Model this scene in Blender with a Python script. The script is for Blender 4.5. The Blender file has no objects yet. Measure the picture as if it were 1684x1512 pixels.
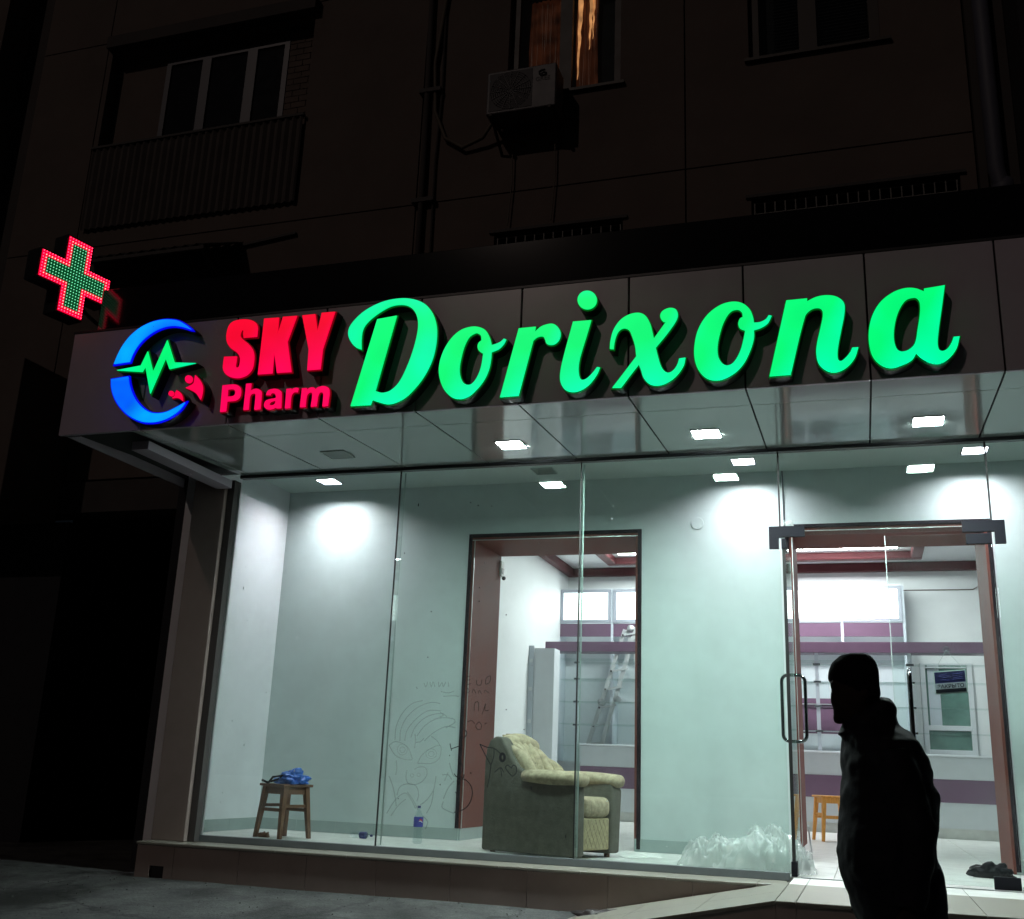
import bpy, bmesh, math, random
from mathutils import Vector, Matrix, noise
random.seed(7)
R_ = math.radians
sc = bpy.context.scene
COL = sc.collection

# ------------------------------------------------------------------ camera
C = Vector((3.71212, -8.09649, 0.61743))
RIGHT = Vector((0.95228954, 0.30275998, 0.03848407))
UP = Vector((0.04980091, -0.27855737, 0.95912755))
FWD = Vector((-0.30110546, 0.9114506, 0.28034499))
PW, PH, FPX = 1684.0, 1512.0, 1759.726
cam_d = bpy.data.cameras.new('camera')
cam = bpy.data.objects.new('camera', cam_d); COL.objects.link(cam)
m3 = Matrix((RIGHT, UP, -FWD)).transposed()
cam.matrix_world = Matrix.Translation(C) @ m3.to_4x4()
cam_d.sensor_fit = 'HORIZONTAL'; cam_d.sensor_width = 36.0
cam_d.lens = FPX / PW * 36.0
cam_d.clip_start = 0.05; cam_d.clip_end = 500
sc.camera = cam
# ------------------------------------------------------------------ world, street light, exposure
SUN_EL, SUN_AZ = R_(32), R_(-20)          # light falls from up in front of the facade, a little from the left
w = bpy.data.worlds.new('World'); sc.world = w; w.use_nodes = True
nt = w.node_tree; bg = nt.nodes['Background']
sky = nt.nodes.new('ShaderNodeTexSky'); sky.sky_type = 'NISHITA'; sky.sun_disc = False
sky.sun_elevation = SUN_EL; sky.sun_rotation = math.pi - SUN_AZ
nt.links.new(sky.outputs[0], bg.inputs[0]); bg.inputs[1].default_value = 0.0006
sl = bpy.data.lights.new('sun', 'SUN'); sl.energy = 0.115; sl.angle = R_(0.6); sl.color = (1.0, 0.80, 0.70)
so = bpy.data.objects.new('sun', sl); COL.objects.link(so)
sd = Vector((math.sin(SUN_AZ) * math.cos(SUN_EL), -math.cos(SUN_AZ) * math.cos(SUN_EL), math.sin(SUN_EL)))
so.rotation_euler = (-sd).to_track_quat('-Z', 'Y').to_euler(); so.location = (-3, -12, 9)
vs = sc.view_settings
vs.view_transform = 'Standard'; vs.look = 'None'; vs.exposure = 0.0; vs.gamma = 1.0
try: vs.use_curve_mapping = False
except Exception: pass
cy = sc.cycles
cy.max_bounces = 8; cy.diffuse_bounces = 4; cy.glossy_bounces = 4; cy.transmission_bounces = 6; cy.transparent_max_bounces = 24
cy.sample_clamp_indirect = 2.5; cy.sample_clamp_direct = 0; cy.blur_glossy = 0.6
cy.caustics_reflective = False; cy.caustics_refractive = False
cy.use_denoising = True
try: cy.denoiser = 'OPENIMAGEDENOISE'
except Exception: pass
LAMP_IN, LAMP_OUT, BOX_L, TUBE_L = 350.0, 600.0, 3.0, 92.0

# ------------------------------------------------------------------ measuring helpers (photo pixel -> point on a real plane)
def ray(u, v):
    return RIGHT * ((u - PW / 2) / FPX) + UP * (-(v - PH / 2) / FPX) + FWD
def at(u, v, ax, val):
    d = ray(u, v); t = (val - C[ax]) / d[ax]
    return C + d * t
def atp(u, v, p0, n):
    d = ray(u, v); t = (p0 - C).dot(n) / d.dot(n)
    return C + d * t

# ------------------------------------------------------------------ materials
MAT = {}
def mk(name, col, rough=0.6, metal=0.0, var=0.12, vscale=6.0, bump=0.0, bscale=60.0, spec=0.5, coat=0.0, alpha_mix=None, streak=None):
    if name in MAT: return MAT[name]
    m = bpy.data.materials.new(name); m.use_nodes = True
    n = m.node_tree.nodes; l = m.node_tree.links
    b = n['Principled BSDF']
    b.inputs['Roughness'].default_value = rough; b.inputs['Metallic'].default_value = metal
    b.inputs['Specular IOR Level'].default_value = spec
    if coat: b.inputs['Coat Weight'].default_value = coat; b.inputs['Coat Roughness'].default_value = 0.05; b.inputs['Coat IOR'].default_value = 2.0
    tc = n.new('ShaderNodeTexCoord')
    src = tc.outputs['Object']
    if streak:
        mp = n.new('ShaderNodeMapping'); mp.inputs['Scale'].default_value = streak
        l.new(src, mp.inputs[0]); src = mp.outputs[0]
    nz = n.new('ShaderNodeTexNoise'); nz.inputs['Scale'].default_value = vscale; nz.inputs['Detail'].default_value = 6
    nz.inputs['Roughness'].default_value = 0.65
    l.new(src, nz.inputs['Vector'])
    rp = n.new('ShaderNodeValToRGB')
    rp.color_ramp.elements[0].position = 0.3; rp.color_ramp.elements[1].position = 0.72
    c = Vector(col)
    rp.color_ramp.elements[0].color = (*(c * (1 - var)), 1); rp.color_ramp.elements[1].color = (*[min(1, x) for x in c * (1 + var)], 1)
    l.new(nz.outputs['Fac'], rp.inputs[0]); l.new(rp.outputs[0], b.inputs['Base Color'])
    mr = n.new('ShaderNodeMapRange'); dr = .08 if var > .02 else .005; mr.inputs['To Min'].default_value = max(0.02, rough - dr); mr.inputs['To Max'].default_value = min(1, rough + dr)
    l.new(nz.outputs['Fac'], mr.inputs[0]); l.new(mr.outputs[0], b.inputs['Roughness'])
    if bump:
        n2 = n.new('ShaderNodeTexNoise'); n2.inputs['Scale'].default_value = bscale; n2.inputs['Detail'].default_value = 5
        l.new(tc.outputs['Object'], n2.inputs['Vector'])
        bp = n.new('ShaderNodeBump'); bp.inputs['Strength'].default_value = bump; bp.inputs['Distance'].default_value = 0.01
        l.new(n2.outputs['Fac'], bp.inputs['Height']); l.new(bp.outputs[0], b.inputs['Normal'])
    MAT[name] = m; return m
def emit(name, col, strength, back=(0.8, 0.8, 0.8), var=0.0, vscale=9.0, col2=None):
    m = bpy.data.materials.new(name); m.use_nodes = True
    n = m.node_tree.nodes; l = m.node_tree.links; b = n['Principled BSDF']
    b.inputs['Base Color'].default_value = (*back, 1); b.inputs['Roughness'].default_value = 0.35
    b.inputs['Emission Color'].default_value = (*col, 1); b.inputs['Emission Strength'].default_value = strength
    if var:
        tc = n.new('ShaderNodeTexCoord'); nz = n.new('ShaderNodeTexNoise'); nz.inputs['Scale'].default_value = vscale; nz.inputs['Detail'].default_value = 1
        l.new(tc.outputs['Object'], nz.inputs['Vector'])
        mr = n.new('ShaderNodeMapRange'); mr.inputs['From Min'].default_value = .3; mr.inputs['From Max'].default_value = .7
        mr.inputs['To Min'].default_value = strength * (1 - var); mr.inputs['To Max'].default_value = strength * (1 + var)
        l.new(nz.outputs['Fac'], mr.inputs[0]); l.new(mr.outputs[0], b.inputs['Emission Strength'])
    if col2:
        tc = n.new('ShaderNodeTexCoord'); nz = n.new('ShaderNodeTexNoise'); nz.inputs['Scale'].default_value = 2.6; nz.inputs['Detail'].default_value = 0
        l.new(tc.outputs['Object'], nz.inputs['Vector'])
        rp = n.new('ShaderNodeValToRGB'); rp.color_ramp.elements[0].position = .38; rp.color_ramp.elements[1].position = .64
        rp.color_ramp.elements[0].color = (*col, 1); rp.color_ramp.elements[1].color = (*col2, 1)
        l.new(nz.outputs['Fac'], rp.inputs[0]); l.new(rp.outputs[0], b.inputs['Emission Color'])
    MAT[name] = m; return m
def glass(name, tint=(0.935, 0.985, 0.965), dust=0.02, ior=1.42, rough=0.0):
    m = bpy.data.materials.new(name); m.use_nodes = True
    n = m.node_tree.nodes; l = m.node_tree.links
    n.remove(n['Principled BSDF']); out = n['Material Output']
    tr = n.new('ShaderNodeBsdfTransparent'); tr.inputs[0].default_value = (*tint, 1)
    gl = n.new('ShaderNodeBsdfGlossy'); gl.inputs['Roughness'].default_value = rough; gl.inputs[0].default_value = (.9, .95, .93, 1)
    fr = n.new('ShaderNodeFresnel'); ge = n.new('ShaderNodeNewGeometry'); im = n.new('ShaderNodeMapRange')
    im.inputs['To Min'].default_value = ior; im.inputs['To Max'].default_value = 1 / ior   # the same reflectance entering and leaving the sheet
    l.new(ge.outputs['Backfacing'], im.inputs[0]); l.new(im.outputs[0], fr.inputs[0])
    mx = n.new('ShaderNodeMixShader'); l.new(fr.outputs[0], mx.inputs[0]); l.new(tr.outputs[0], mx.inputs[1]); l.new(gl.outputs[0], mx.inputs[2])
    df = n.new('ShaderNodeBsdfTranslucent'); df.inputs[0].default_value = (.75, .85, .82, 1)
    tc = n.new('ShaderNodeTexCoord'); nz = n.new('ShaderNodeTexNoise'); nz.inputs['Scale'].default_value = 2.2; nz.inputs['Detail'].default_value = 8; nz.inputs['Roughness'].default_value = .7
    l.new(tc.outputs['Object'], nz.inputs['Vector'])
    mr = n.new('ShaderNodeMapRange'); mr.inputs['From Min'].default_value = .42; mr.inputs['From Max'].default_value = .75; mr.inputs['To Min'].default_value = dust * .25; mr.inputs['To Max'].default_value = dust * 2.5
    l.new(nz.outputs['Fac'], mr.inputs[0])
    m2 = n.new('ShaderNodeMixShader'); l.new(mr.outputs[0], m2.inputs[0]); l.new(mx.outputs[0], m2.inputs[1]); l.new(df.outputs[0], m2.inputs[2])
    l.new(m2.outputs[0], out.inputs[0]); MAT[name] = m; return m
def film(name, col, cover, gloss=0.0, translucent=True):
    m = bpy.data.materials.new(name); m.use_nodes = True
    n = m.node_tree.nodes; l = m.node_tree.links
    n.remove(n['Principled BSDF']); out = n['Material Output']
    tr = n.new('ShaderNodeBsdfTransparent')
    df = n.new('ShaderNodeBsdfDiffuse'); df.inputs[0].default_value = (*col, 1)
    last = df
    if translucent:
        tl = n.new('ShaderNodeBsdfTranslucent'); tl.inputs[0].default_value = (*col, 1)
        a = n.new('ShaderNodeMixShader'); a.inputs[0].default_value = .5; l.new(df.outputs[0], a.inputs[1]); l.new(tl.outputs[0], a.inputs[2]); last = a
    mx = n.new('ShaderNodeMixShader'); mx.inputs[0].default_value = cover; l.new(tr.outputs[0], mx.inputs[1]); l.new(last.outputs[0], mx.inputs[2])
    if gloss:
        g = n.new('ShaderNodeBsdfGlossy'); g.inputs['Roughness'].default_value = .12
        b = n.new('ShaderNodeMixShader'); b.inputs[0].default_value = gloss; l.new(mx.outputs[0], b.inputs[1]); l.new(g.outputs[0], b.inputs[2]); mx = b
    l.new(mx.outputs[0], out.inputs[0]); MAT[name] = m; return m

def forecourt():
    m = bpy.data.materials.new('asphalt'); m.use_nodes = True; n = m.node_tree.nodes; l = m.node_tree.links; b = n['Principled BSDF']
    tc = n.new('ShaderNodeTexCoord'); V = tc.outputs['Object']
    def nz(sc_, det):
        t = n.new('ShaderNodeTexNoise'); t.inputs['Scale'].default_value = sc_; t.inputs['Detail'].default_value = det; t.inputs['Roughness'].default_value = .7; l.new(V, t.inputs['Vector']); return t.outputs['Fac']
    def ramp(src, p0, p1, c0, c1):
        r = n.new('ShaderNodeValToRGB'); e = r.color_ramp.elements; e[0].position = p0; e[1].position = p1; e[0].color = (*c0, 1); e[1].color = (*c1, 1); l.new(src, r.inputs[0]); return r.outputs[0]
    def mul(a_, b_):
        x = n.new('ShaderNodeMixRGB'); x.blend_type = 'MULTIPLY'; x.inputs[0].default_value = 1; l.new(a_, x.inputs[1]); l.new(b_, x.inputs[2]); return x.outputs[0]
    base = ramp(nz(3.2, 8), .35, .7, (.062, .064, .064), (.15, .152, .148))
    grit = ramp(nz(70, 4), .38, .62, (.55, .55, .55), (1, 1, 1)); stain = ramp(nz(.9, 5), .38, .5, (.38, .37, .36), (1, 1, 1))
    vo = n.new('ShaderNodeTexVoronoi'); vo.feature = 'DISTANCE_TO_EDGE'; vo.inputs['Scale'].default_value = .42
    wv = n.new('ShaderNodeMixRGB'); wv.blend_type = 'ADD'; wv.inputs[0].default_value = .6; l.new(V, wv.inputs[1]); nn = n.new('ShaderNodeTexNoise'); nn.inputs['Scale'].default_value = 2.5; nn.inputs['Detail'].default_value = 5; l.new(V, nn.inputs['Vector']); l.new(nn.outputs['Color'], wv.inputs[2]); l.new(wv.outputs[0], vo.inputs['Vector'])
    crack = ramp(vo.outputs['Distance'], .004, .012, (.55, .55, .55), (1, 1, 1))
    l.new(mul(mul(mul(base, grit), stain), crack), b.inputs['Base Color']); b.inputs['Roughness'].default_value = .78
    bp = n.new('ShaderNodeBump'); bp.inputs['Strength'].default_value = .9; bp.inputs['Distance'].default_value = .012; l.new(nz(32, 6), bp.inputs['Height']); l.new(bp.outputs[0], b.inputs['Normal']); MAT['asphalt'] = m
forecourt()
mk('grit_dark', (.10, .10, .095), .9, var=.4, vscale=9)
mk('plaster_grey', (.60, .665, .668), .45, var=.05, vscale=2.5, bump=.05, bscale=180, spec=.35)
mk('plaster_white', (.86, .86, .90), .5, var=.03, vscale=2.5, bump=.04, bscale=150, spec=.3)
mk('ceiling_white', (.68, .77, .75), .45, var=.03, vscale=2, spec=.3)
mk('room_white', (.86, .88, .89), .5, var=.03, vscale=2)
mk('floor_tile', (.74, .74, .71), .35, var=.16, vscale=5, bump=.05, bscale=40)
mk('grout', (.34, .33, .31), .9)
mk('stone_tile', (.24, .225, .19), .42, var=.14, vscale=3, bump=.05, bscale=90)
mk('plinth_tile', (.30, .235, .215), .38, var=.10, vscale=3, bump=.04, bscale=90)
mk('base_tile', (.36, .42, .41), .4, var=.08)
mk('panel_acp', (.62, .535, .62), .25, var=.05, vscale=2.0, spec=.5)
mk('soffit_acp', (.56, .62, .60), .10, var=.02, vscale=2.0, spec=.8, coat=1.0)
mk('dark_metal', (.022, .022, .026), .38, metal=.3, var=.2)
mk('black_gloss', (.007, .007, .009), .09, var=.01, vscale=.6, spec=.35)
mk('rail_grey', (.16, .18, .19), .45, var=.1)
mk('patch_black', (.010, .010, .014), .6, spec=.12)
mk('frame_grey', (.36, .38, .44), .4, var=.04)
mk('ladder_alu', (.50, .52, .53), .4, metal=.35, var=.08)
mk('groove', (.012, .012, .014), .8)
mk('letter_return', (.016, .014, .015), .35, var=.2)
mk('facade', (.125, .098, .088), .9, var=.16, vscale=1.2, bump=.25, bscale=40)
mk('facade_dark', (.07, .062, .06), .9, var=.2, vscale=1.5, bump=.2)
mk('brick', (.14, .105, .09), .9, var=.25, vscale=4, bump=.3)
mk('recess_dark', (.025, .025, .03), .95, var=.2)
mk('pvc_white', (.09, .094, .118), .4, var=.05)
mk('window_dark', (.03, .022, .018), .5, var=.2)
mk('corrugated', (.085, .072, .068), .55, var=.2, vscale=3, metal=.2)
mk('rust_iron', (.055, .05, .05), .7, var=.3, vscale=20)
mk('grille_paint', (.17, .165, .16), .6)
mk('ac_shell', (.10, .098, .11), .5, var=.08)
mk('ac_dark', (.04, .04, .048), .6)
mk('hose', (.12, .10, .08), .7)
mk('jamb_brown', (.15, .048, .038), .6, spec=.15, var=.10, vscale=7, streak=(1, 1, .25))
mk('trim_dark', (.012, .007, .011), .6, spec=.12)
mk('mauve', (.135, .075, .125), .38, var=.06)
mk('crown_brown', (.075, .018, .021), .5, spec=.15, var=.12, vscale=6)
mk('laminate_white', (.70, .73, .76), .32, var=.03)
mk('laminate_grey', (.55, .60, .66), .32, var=.03)
mk('aluminium', (.72, .74, .75), .32, metal=.85, var=.06)
mk('chrome', (.18, .19, .20), .14, metal=1.0, var=.05)
mk('wood_dark', (.16, .075, .04), .5, var=.3, vscale=9, streak=(6, 6, 1))
mk('wood_light', (.62, .27, .045), .4, var=.22, vscale=9, streak=(6, 6, 1))
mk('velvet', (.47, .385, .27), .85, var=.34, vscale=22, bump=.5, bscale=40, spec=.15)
mk('velvet_shaded', (.125, .115, .098), .9, var=.22, vscale=14, bump=.3, bscale=60, spec=.1)  # same velvet darkened, the side's shade is in the colour
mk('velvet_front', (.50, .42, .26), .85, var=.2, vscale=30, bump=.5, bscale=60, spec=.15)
mk('bag_blue', (.03, .16, .62), .35, var=.35, vscale=14)
mk('bag_black', (.005, .005, .007), .38, var=.3, spec=.09)
mk('bottle_label', (.02, .03, .33), .4, var=.1)
mk('label_red', (.55, .02, .03), .4); mk('label_white', (.8, .8, .82), .4)
mk('cap_blue', (.015, .02, .12), .35)
mk('paper', (.72, .73, .70), .8, var=.05)
mk('sensor_white', (.66, .68, .66), .45, var=.05)
mk('device_dark', (.03, .03, .035), .4)
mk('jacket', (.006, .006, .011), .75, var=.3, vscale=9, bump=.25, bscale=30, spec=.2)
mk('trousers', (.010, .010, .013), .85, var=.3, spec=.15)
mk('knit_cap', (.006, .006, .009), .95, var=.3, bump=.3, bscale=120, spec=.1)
mk('skin_shaded', (.022, .015, .013), .7, var=.1, spec=.12)  # far darker than real skin, the figure's shade is in the colour
mk('shoe', (.012, .011, .011), .5)
mk('rubber', (.01, .01, .01), .6)
mk('marker_black', (.012, .012, .016), .6)
mk('sign_navy', (.012, .012, .07), .35, var=.1); mk('sign_black', (.006, .006, .012), .35); mk('sign_grey', (.34, .34, .40), .5); mk('sign_blue_ink', (.035, .03, .17), .5)
mk('sign_clear', (.50, .58, .57), .3)
mk('pane_green', (.10, .20, .17), .12, var=.3, vscale=2.5, spec=.6)
mk('pane_dark', (.012, .013, .016), .08, spec=.5)
mk('blind', (.12, .11, .115), .6)
mk('pipe_blue', (.10, .105, .14), .6)
mk('led_case', (.012, .014, .014), .4)
mk('wet_dark', (.03, .02, .02), .5)
glass('shop_glass'); glass('clear_glass', (.93, .97, .96), .012, 1.5); glass('shelf_glass', (.95, .985, .98), .02, 1.35); glass('fin_glass', (.965, .985, .98), .012, 1.25); glass('pet_plastic', (.90, .95, .95), .05, 1.35, .08)
film('finger_dust', (.13, .20, .19), .22); film('finger_dark', (.012, .014, .016), .62, translucent=False); film('poly_sheet', (.94, .98, .97), .30, .07)
emit('lamp_white', (.95, .93, 1.0), LAMP_IN); emit('lamp_out', (.84, 1.0, .97), LAMP_OUT)
mk('lamp_off', (.42, .48, .47), .3)
emit('lightbox', (.94, 1.0, 1.0), BOX_L); emit('tube_white', (.95, .99, 1.0), TUBE_L)
emit('neon_green', (0.0, 1.0, .20), 1.0, (.0, .12, .03), .06, 3.5, (.0, 1.0, .42))
emit('neon_red', (1.0, .0, .03), 1.0, (.2, .0, .01), .08, 4, (1.0, .0, .085))
emit('neon_pink', (1.0, .0, .10), 1.0, (.2, .0, .02), .06, 4)
emit('neon_blue', (.0, .12, 1.0), 1.05, (.0, .02, .2), .15, 6, (.0, .36, 1.0))
emit('rim_blue', (.0, .0, .85), .9, (.0, .0, .2)); emit('rim_green', (.0, .30, .02), .25, (.0, .05, .0)); emit('rim_red', (.5, .0, .01), .30, (.1, .0, .0))
emit('led_red', (1.0, .02, .06), 8.0); emit('led_green', (.22, .95, .50), 1.15); emit('led_edge', (1, .52, .45), 1.8)
emit('led_glow_red', (.75, .0, .03), 1.3, (.1, 0, 0)); emit('led_glow_green', (.0, .10, .025), .55, (0, .03, .01))
emit('curtain_glow', (.55, .13, .05), .022, (.2, .08, .05), .8, 6); emit('gap_glow', (1.0, .40, .14), .62, (.4, .2, .1), .45, 9)  # curtain cloth and gap emit, standing in for the lit room behind

# ------------------------------------------------------------------ mesh helpers
def wloc(o):
    v = Vector((0, 0, 0))
    while o: v += o.location; o = o.parent
    return v
class MB:
    def __init__(s): s.v = []; s.f = []
    def add(s, vs, fs):
        k = len(s.v); s.v += [tuple(x) for x in vs]; s.f += [tuple(i + k for i in f) for f in fs]; return s
    def box(s, x0, x1, y0, y1, z0, z1):
        if x0 > x1: x0, x1 = x1, x0
        if y0 > y1: y0, y1 = y1, y0
        if z0 > z1: z0, z1 = z1, z0
        return s.add([(x0,y0,z0),(x1,y0,z0),(x1,y1,z0),(x0,y1,z0),(x0,y0,z1),(x1,y0,z1),(x1,y1,z1),(x0,y1,z1)],
                     [(0,3,2,1),(4,5,6,7),(0,1,5,4),(1,2,6,5),(2,3,7,6),(3,0,4,7)])
    def obox(s, c, a, b, d):
        c, a, b, d = map(Vector, (c, a, b, d)); P = []
        for k in (-1, 1):
            for (i, j) in ((-1,-1),(1,-1),(1,1),(-1,1)): P.append(c + a*i + b*j + d*k)
        return s.add(P, [(0,3,2,1),(4,5,6,7),(0,1,5,4),(1,2,6,5),(2,3,7,6),(3,0,4,7)])
    def bar(s, p, q, w, h=None, up=(0,0,1)):
        p, q = Vector(p), Vector(q); h = h or w; d = (q - p); ln = d.length; d.normalize()
        u = Vector(up); x = d.cross(u)
        if x.length < 1e-4: x = d.cross(Vector((1, 0, 0)))
        x.normalize(); z = x.cross(d)
        return s.obox((p + q) / 2, x * (w / 2), d * (ln / 2), z * (h / 2))
    def tube(s, path, r, n=8, closed=False, rs=None):
        path = [Vector(p) for p in path]; m = len(path); rings = []
        prev = None
        for i, p in enumerate(path):
            a = path[(i - 1) % m] if (closed or i > 0) else p
            b = path[(i + 1) % m] if (closed or i < m - 1) else p
            t = (b - a).normalized()
            if prev is None:
                x = t.cross(Vector((0, 0, 1)))
                if x.length < 1e-3: x = t.cross(Vector((1, 0, 0)))
            else: x = prev - t * prev.dot(t)
            x.normalize(); prev = x; y = t.cross(x); rr = rs[i] if rs else r
            rings.append([p + (x * math.cos(2*math.pi*k/n) + y * math.sin(2*math.pi*k/n)) * rr for k in range(n)])
        V = [q for rg in rings for q in rg]; F = []
        for i in range(m if closed else m - 1):
            for k in range(n):
                a, b = i*n + k, i*n + (k+1) % n; c, d = ((i+1) % m)*n + (k+1) % n, ((i+1) % m)*n + k
                F.append((a, b, c, d))
        if not closed: F.append(tuple(range(n))[::-1]); F.append(tuple((m-1)*n + k for k in range(n)))
        return s.add(V, F)
    def lathe(s, prof, c, n=16):
        c = Vector(c); V = []; F = []; m = len(prof)
        for (r, z) in prof:
            for k in range(n): V.append(c + Vector((r*math.cos(2*math.pi*k/n), r*math.sin(2*math.pi*k/n), z)))
        for i in range(m - 1):
            for k in range(n): F.append((i*n+k, i*n+(k+1)%n, (i+1)*n+(k+1)%n, (i+1)*n+k))
        F.append(tuple(range(n))[::-1]); F.append(tuple((m-1)*n+k for k in range(n)))
        return s.add(V, F)
    def loft(s, st, n=20, p=2.0):
        V = []; F = []
        for (c, a, b) in st:
            c, a, b = Vector(c), Vector(a), Vector(b)
            for k in range(n):
                t = 2*math.pi*k/n; ct, stt = math.cos(t), math.sin(t)
                V.append(c + a * math.copysign(abs(ct)**(2/p), ct) + b * math.copysign(abs(stt)**(2/p), stt))
        m = len(st)
        for i in range(m - 1):
            for k in range(n): F.append((i*n+k, i*n+(k+1)%n, (i+1)*n+(k+1)%n, (i+1)*n+k))
        F.append(tuple(range(n))[::-1]); F.append(tuple((m-1)*n+k for k in range(n)))
        return s.add(V, F)
    def prism(s, pts, off):
        off = Vector(off); a = [Vector(p) for p in pts]; n = len(a)
        return s.add(a + [p + off for p in a], [tuple(range(n))[::-1], tuple(n + k for k in range(n))] + [(k, (k+1)%n, n+(k+1)%n, n+k) for k in range(n)])
    def ball(s, c, r, seg=10, rings=7, sc3=(1,1,1)):
        st = []
        for i in range(rings + 1):
            t = -math.pi/2 + math.pi*i/rings
            rr = max(1e-4, math.cos(t)) * r
            st.append((Vector(c) + Vector((0,0,math.sin(t)*r*sc3[2])), Vector((rr*sc3[0],0,0)), Vector((0,rr*sc3[1],0))))
        return s.loft(st, seg)
    def wall(s, x0, x1, z0, z1, y0, y1, holes):
        xs = sorted({x0, x1, *[min(max(h[0], x0), x1) for h in holes], *[min(max(h[1], x0), x1) for h in holes]})
        zs = sorted({z0, z1, *[min(max(h[2], z0), z1) for h in holes], *[min(max(h[3], z0), z1) for h in holes]})
        for i in range(len(xs) - 1):
            run = None
            for j in range(len(zs) - 1):
                cx, cz = (xs[i] + xs[i+1]) / 2, (zs[j] + zs[j+1]) / 2
                solid = not any(h[0] < cx < h[1] and h[2] < cz < h[3] for h in holes)
                if solid: run = (run[0], zs[j+1]) if run else (zs[j], zs[j+1])
                if (not solid or j == len(zs) - 2) and run:
                    s.box(xs[i], xs[i+1], y0, y1, run[0], run[1]); run = None
        return s
    def build(s, name, mat, parent=None, smooth=False, bevel=0.0, local=False, seg=2):
        me = bpy.data.meshes.new(name)
        o0 = Vector((0, 0, 0)) if (local or parent is None) else wloc(parent)
        me.from_pydata([tuple(Vector(v) - o0) for v in s.v], [], s.f)
        bm = bmesh.new(); bm.from_mesh(me); bmesh.ops.recalc_face_normals(bm, faces=bm.faces)
        if bevel: 
            es = [e for e in bm.edges if len(e.link_faces) == 2 and e.calc_face_angle(0) > 0.6]
            bmesh.ops.bevel(bm, geom=es, offset=bevel, segments=seg, affect='EDGES', profile=0.5, clamp_overlap=True)
        bm.to_mesh(me); bm.free()
        me.materials.append(MAT[mat] if isinstance(mat, str) else mat)
        if smooth:
            for p in me.polygons: p.use_smooth = True
        o = bpy.data.objects.new(name, me); COL.objects.link(o)
        if parent: o.parent = parent
        return o
def tag(o, label=None, cat=None, group=None, kind=None):
    if label: o['label'] = label
    if cat: o['category'] = cat
    if group: o['group'] = group
    if kind: o['kind'] = kind
    return o
def thing(name, label, cat, loc=(0,0,0), rz=0.0, group=None):
    o = bpy.data.objects.new(name, None); COL.objects.link(o); o.location = loc; o.rotation_euler = (0, 0, rz)
    o.empty_display_size = .1
    return tag(o, label, cat, group)
def struct(name, mb, mat, label, cat, **k):
    return tag(mb.build(name, mat, **k), label, cat, kind='structure')
def dup(src, name, parent, loc):
    o = src.copy(); o.name = name; COL.objects.link(o); o.parent = parent; o.location = loc; return o
def copy_tree(o, parent=None):
    c = o.copy(); COL.objects.link(c); c.parent = parent
    for ch in list(o.children): copy_tree(ch, c)
    return c

# smooth closed outline from traced points; a 3rd entry marks a corner
def outline(pts, n=6):
    P = [(Vector((p[0], p[1])), len(p) > 2) for p in pts]; m = len(P); out = []
    for i in range(m):
        p0, c0 = P[i]; p1, c1 = P[(i+1) % m]; pm = P[(i-1) % m][0]; pn = P[(i+2) % m][0]
        ln = (p1 - p0).length
        def tan(a, b):
            d = b - a; return d.normalized() * ln if d.length > 1e-6 else Vector((0, 0))
        if c0 and c1: out.append(p0); continue
        t0 = (p1 - p0) if c0 else tan(pm, p1)
        t1 = (p1 - p0) if c1 else tan(p0, pn)
        for k in range(n):
            t = k / n; h00 = 2*t**3 - 3*t*t + 1; h10 = t**3 - 2*t*t + t; h01 = -2*t**3 + 3*t*t; h11 = t**3 - t*t
            out.append(p0*h00 + t0*h10 + p1*h01 + t1*h11)
    return out
def flat_shape(name, loops, y, depth, mat, parent, offset=0.0, fill='BOTH'):
    """loops: lists of (x, z); a slab standing in the plane y, running 'depth' towards +y"""
    cu = bpy.data.curves.new(name, 'CURVE'); cu.dimensions = '2D'; cu.fill_mode = fill; cu.extrude = depth / 2; cu.offset = offset
    for lp in loops:
        sp = cu.splines.new('POLY'); sp.points.add(len(lp) - 1); sp.use_cyclic_u = True
        for k, (x, z) in enumerate(lp): sp.points[k].co = (x, z, 0, 1)
    tmp = bpy.data.objects.new('tmp_curve', cu); COL.objects.link(tmp)
    dg = bpy.context.evaluated_depsgraph_get(); me = bpy.data.meshes.new_from_object(tmp.evaluated_get(dg), depsgraph=dg)
    bpy.data.objects.remove(tmp); bpy.data.curves.remove(cu)
    o0 = wloc(parent) if parent else Vector((0, 0, 0))
    for v in me.vertices:
        x, z, d = v.co; v.co = Vector((x, y + depth/2 - d, z)) - o0
    me.materials.clear(); me.materials.append(MAT[mat]); me.name = name
    o = bpy.data.objects.new(name, me); COL.objects.link(o)
    if parent: o.parent = parent
    return o
def text_mesh(name, txt, width, mat, parent, frame, depth=.002, bold=0.0):
    """frame: 4x4 placing text whose lower-left is the origin, x right, y up"""
    cu = bpy.data.curves.new(name, 'FONT'); cu.body = txt; cu.size = 1.0; cu.offset = bold; cu.extrude = .0
    tmp = bpy.data.objects.new('tmp_text', cu); COL.objects.link(tmp)
    dg = bpy.context.evaluated_depsgraph_get(); me = bpy.data.meshes.new_from_object(tmp.evaluated_get(dg), depsgraph=dg)
    bpy.data.objects.remove(tmp); bpy.data.curves.remove(cu)
    xs = [v.co.x for v in me.vertices]; ys = [v.co.y for v in me.vertices]
    s = width / (max(xs) - min(xs)); x0, y0 = min(xs), min(ys)
    o0 = wloc(parent)
    for v in me.vertices:
        v.co = (frame @ Vector(((v.co.x - x0) * s, (v.co.y - y0) * s, 0))) - o0
    me.materials.clear(); me.materials.append(MAT[mat]); me.name = name
    o = bpy.data.objects.new(name, me); COL.objects.link(o); o.parent = parent
    return o

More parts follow.
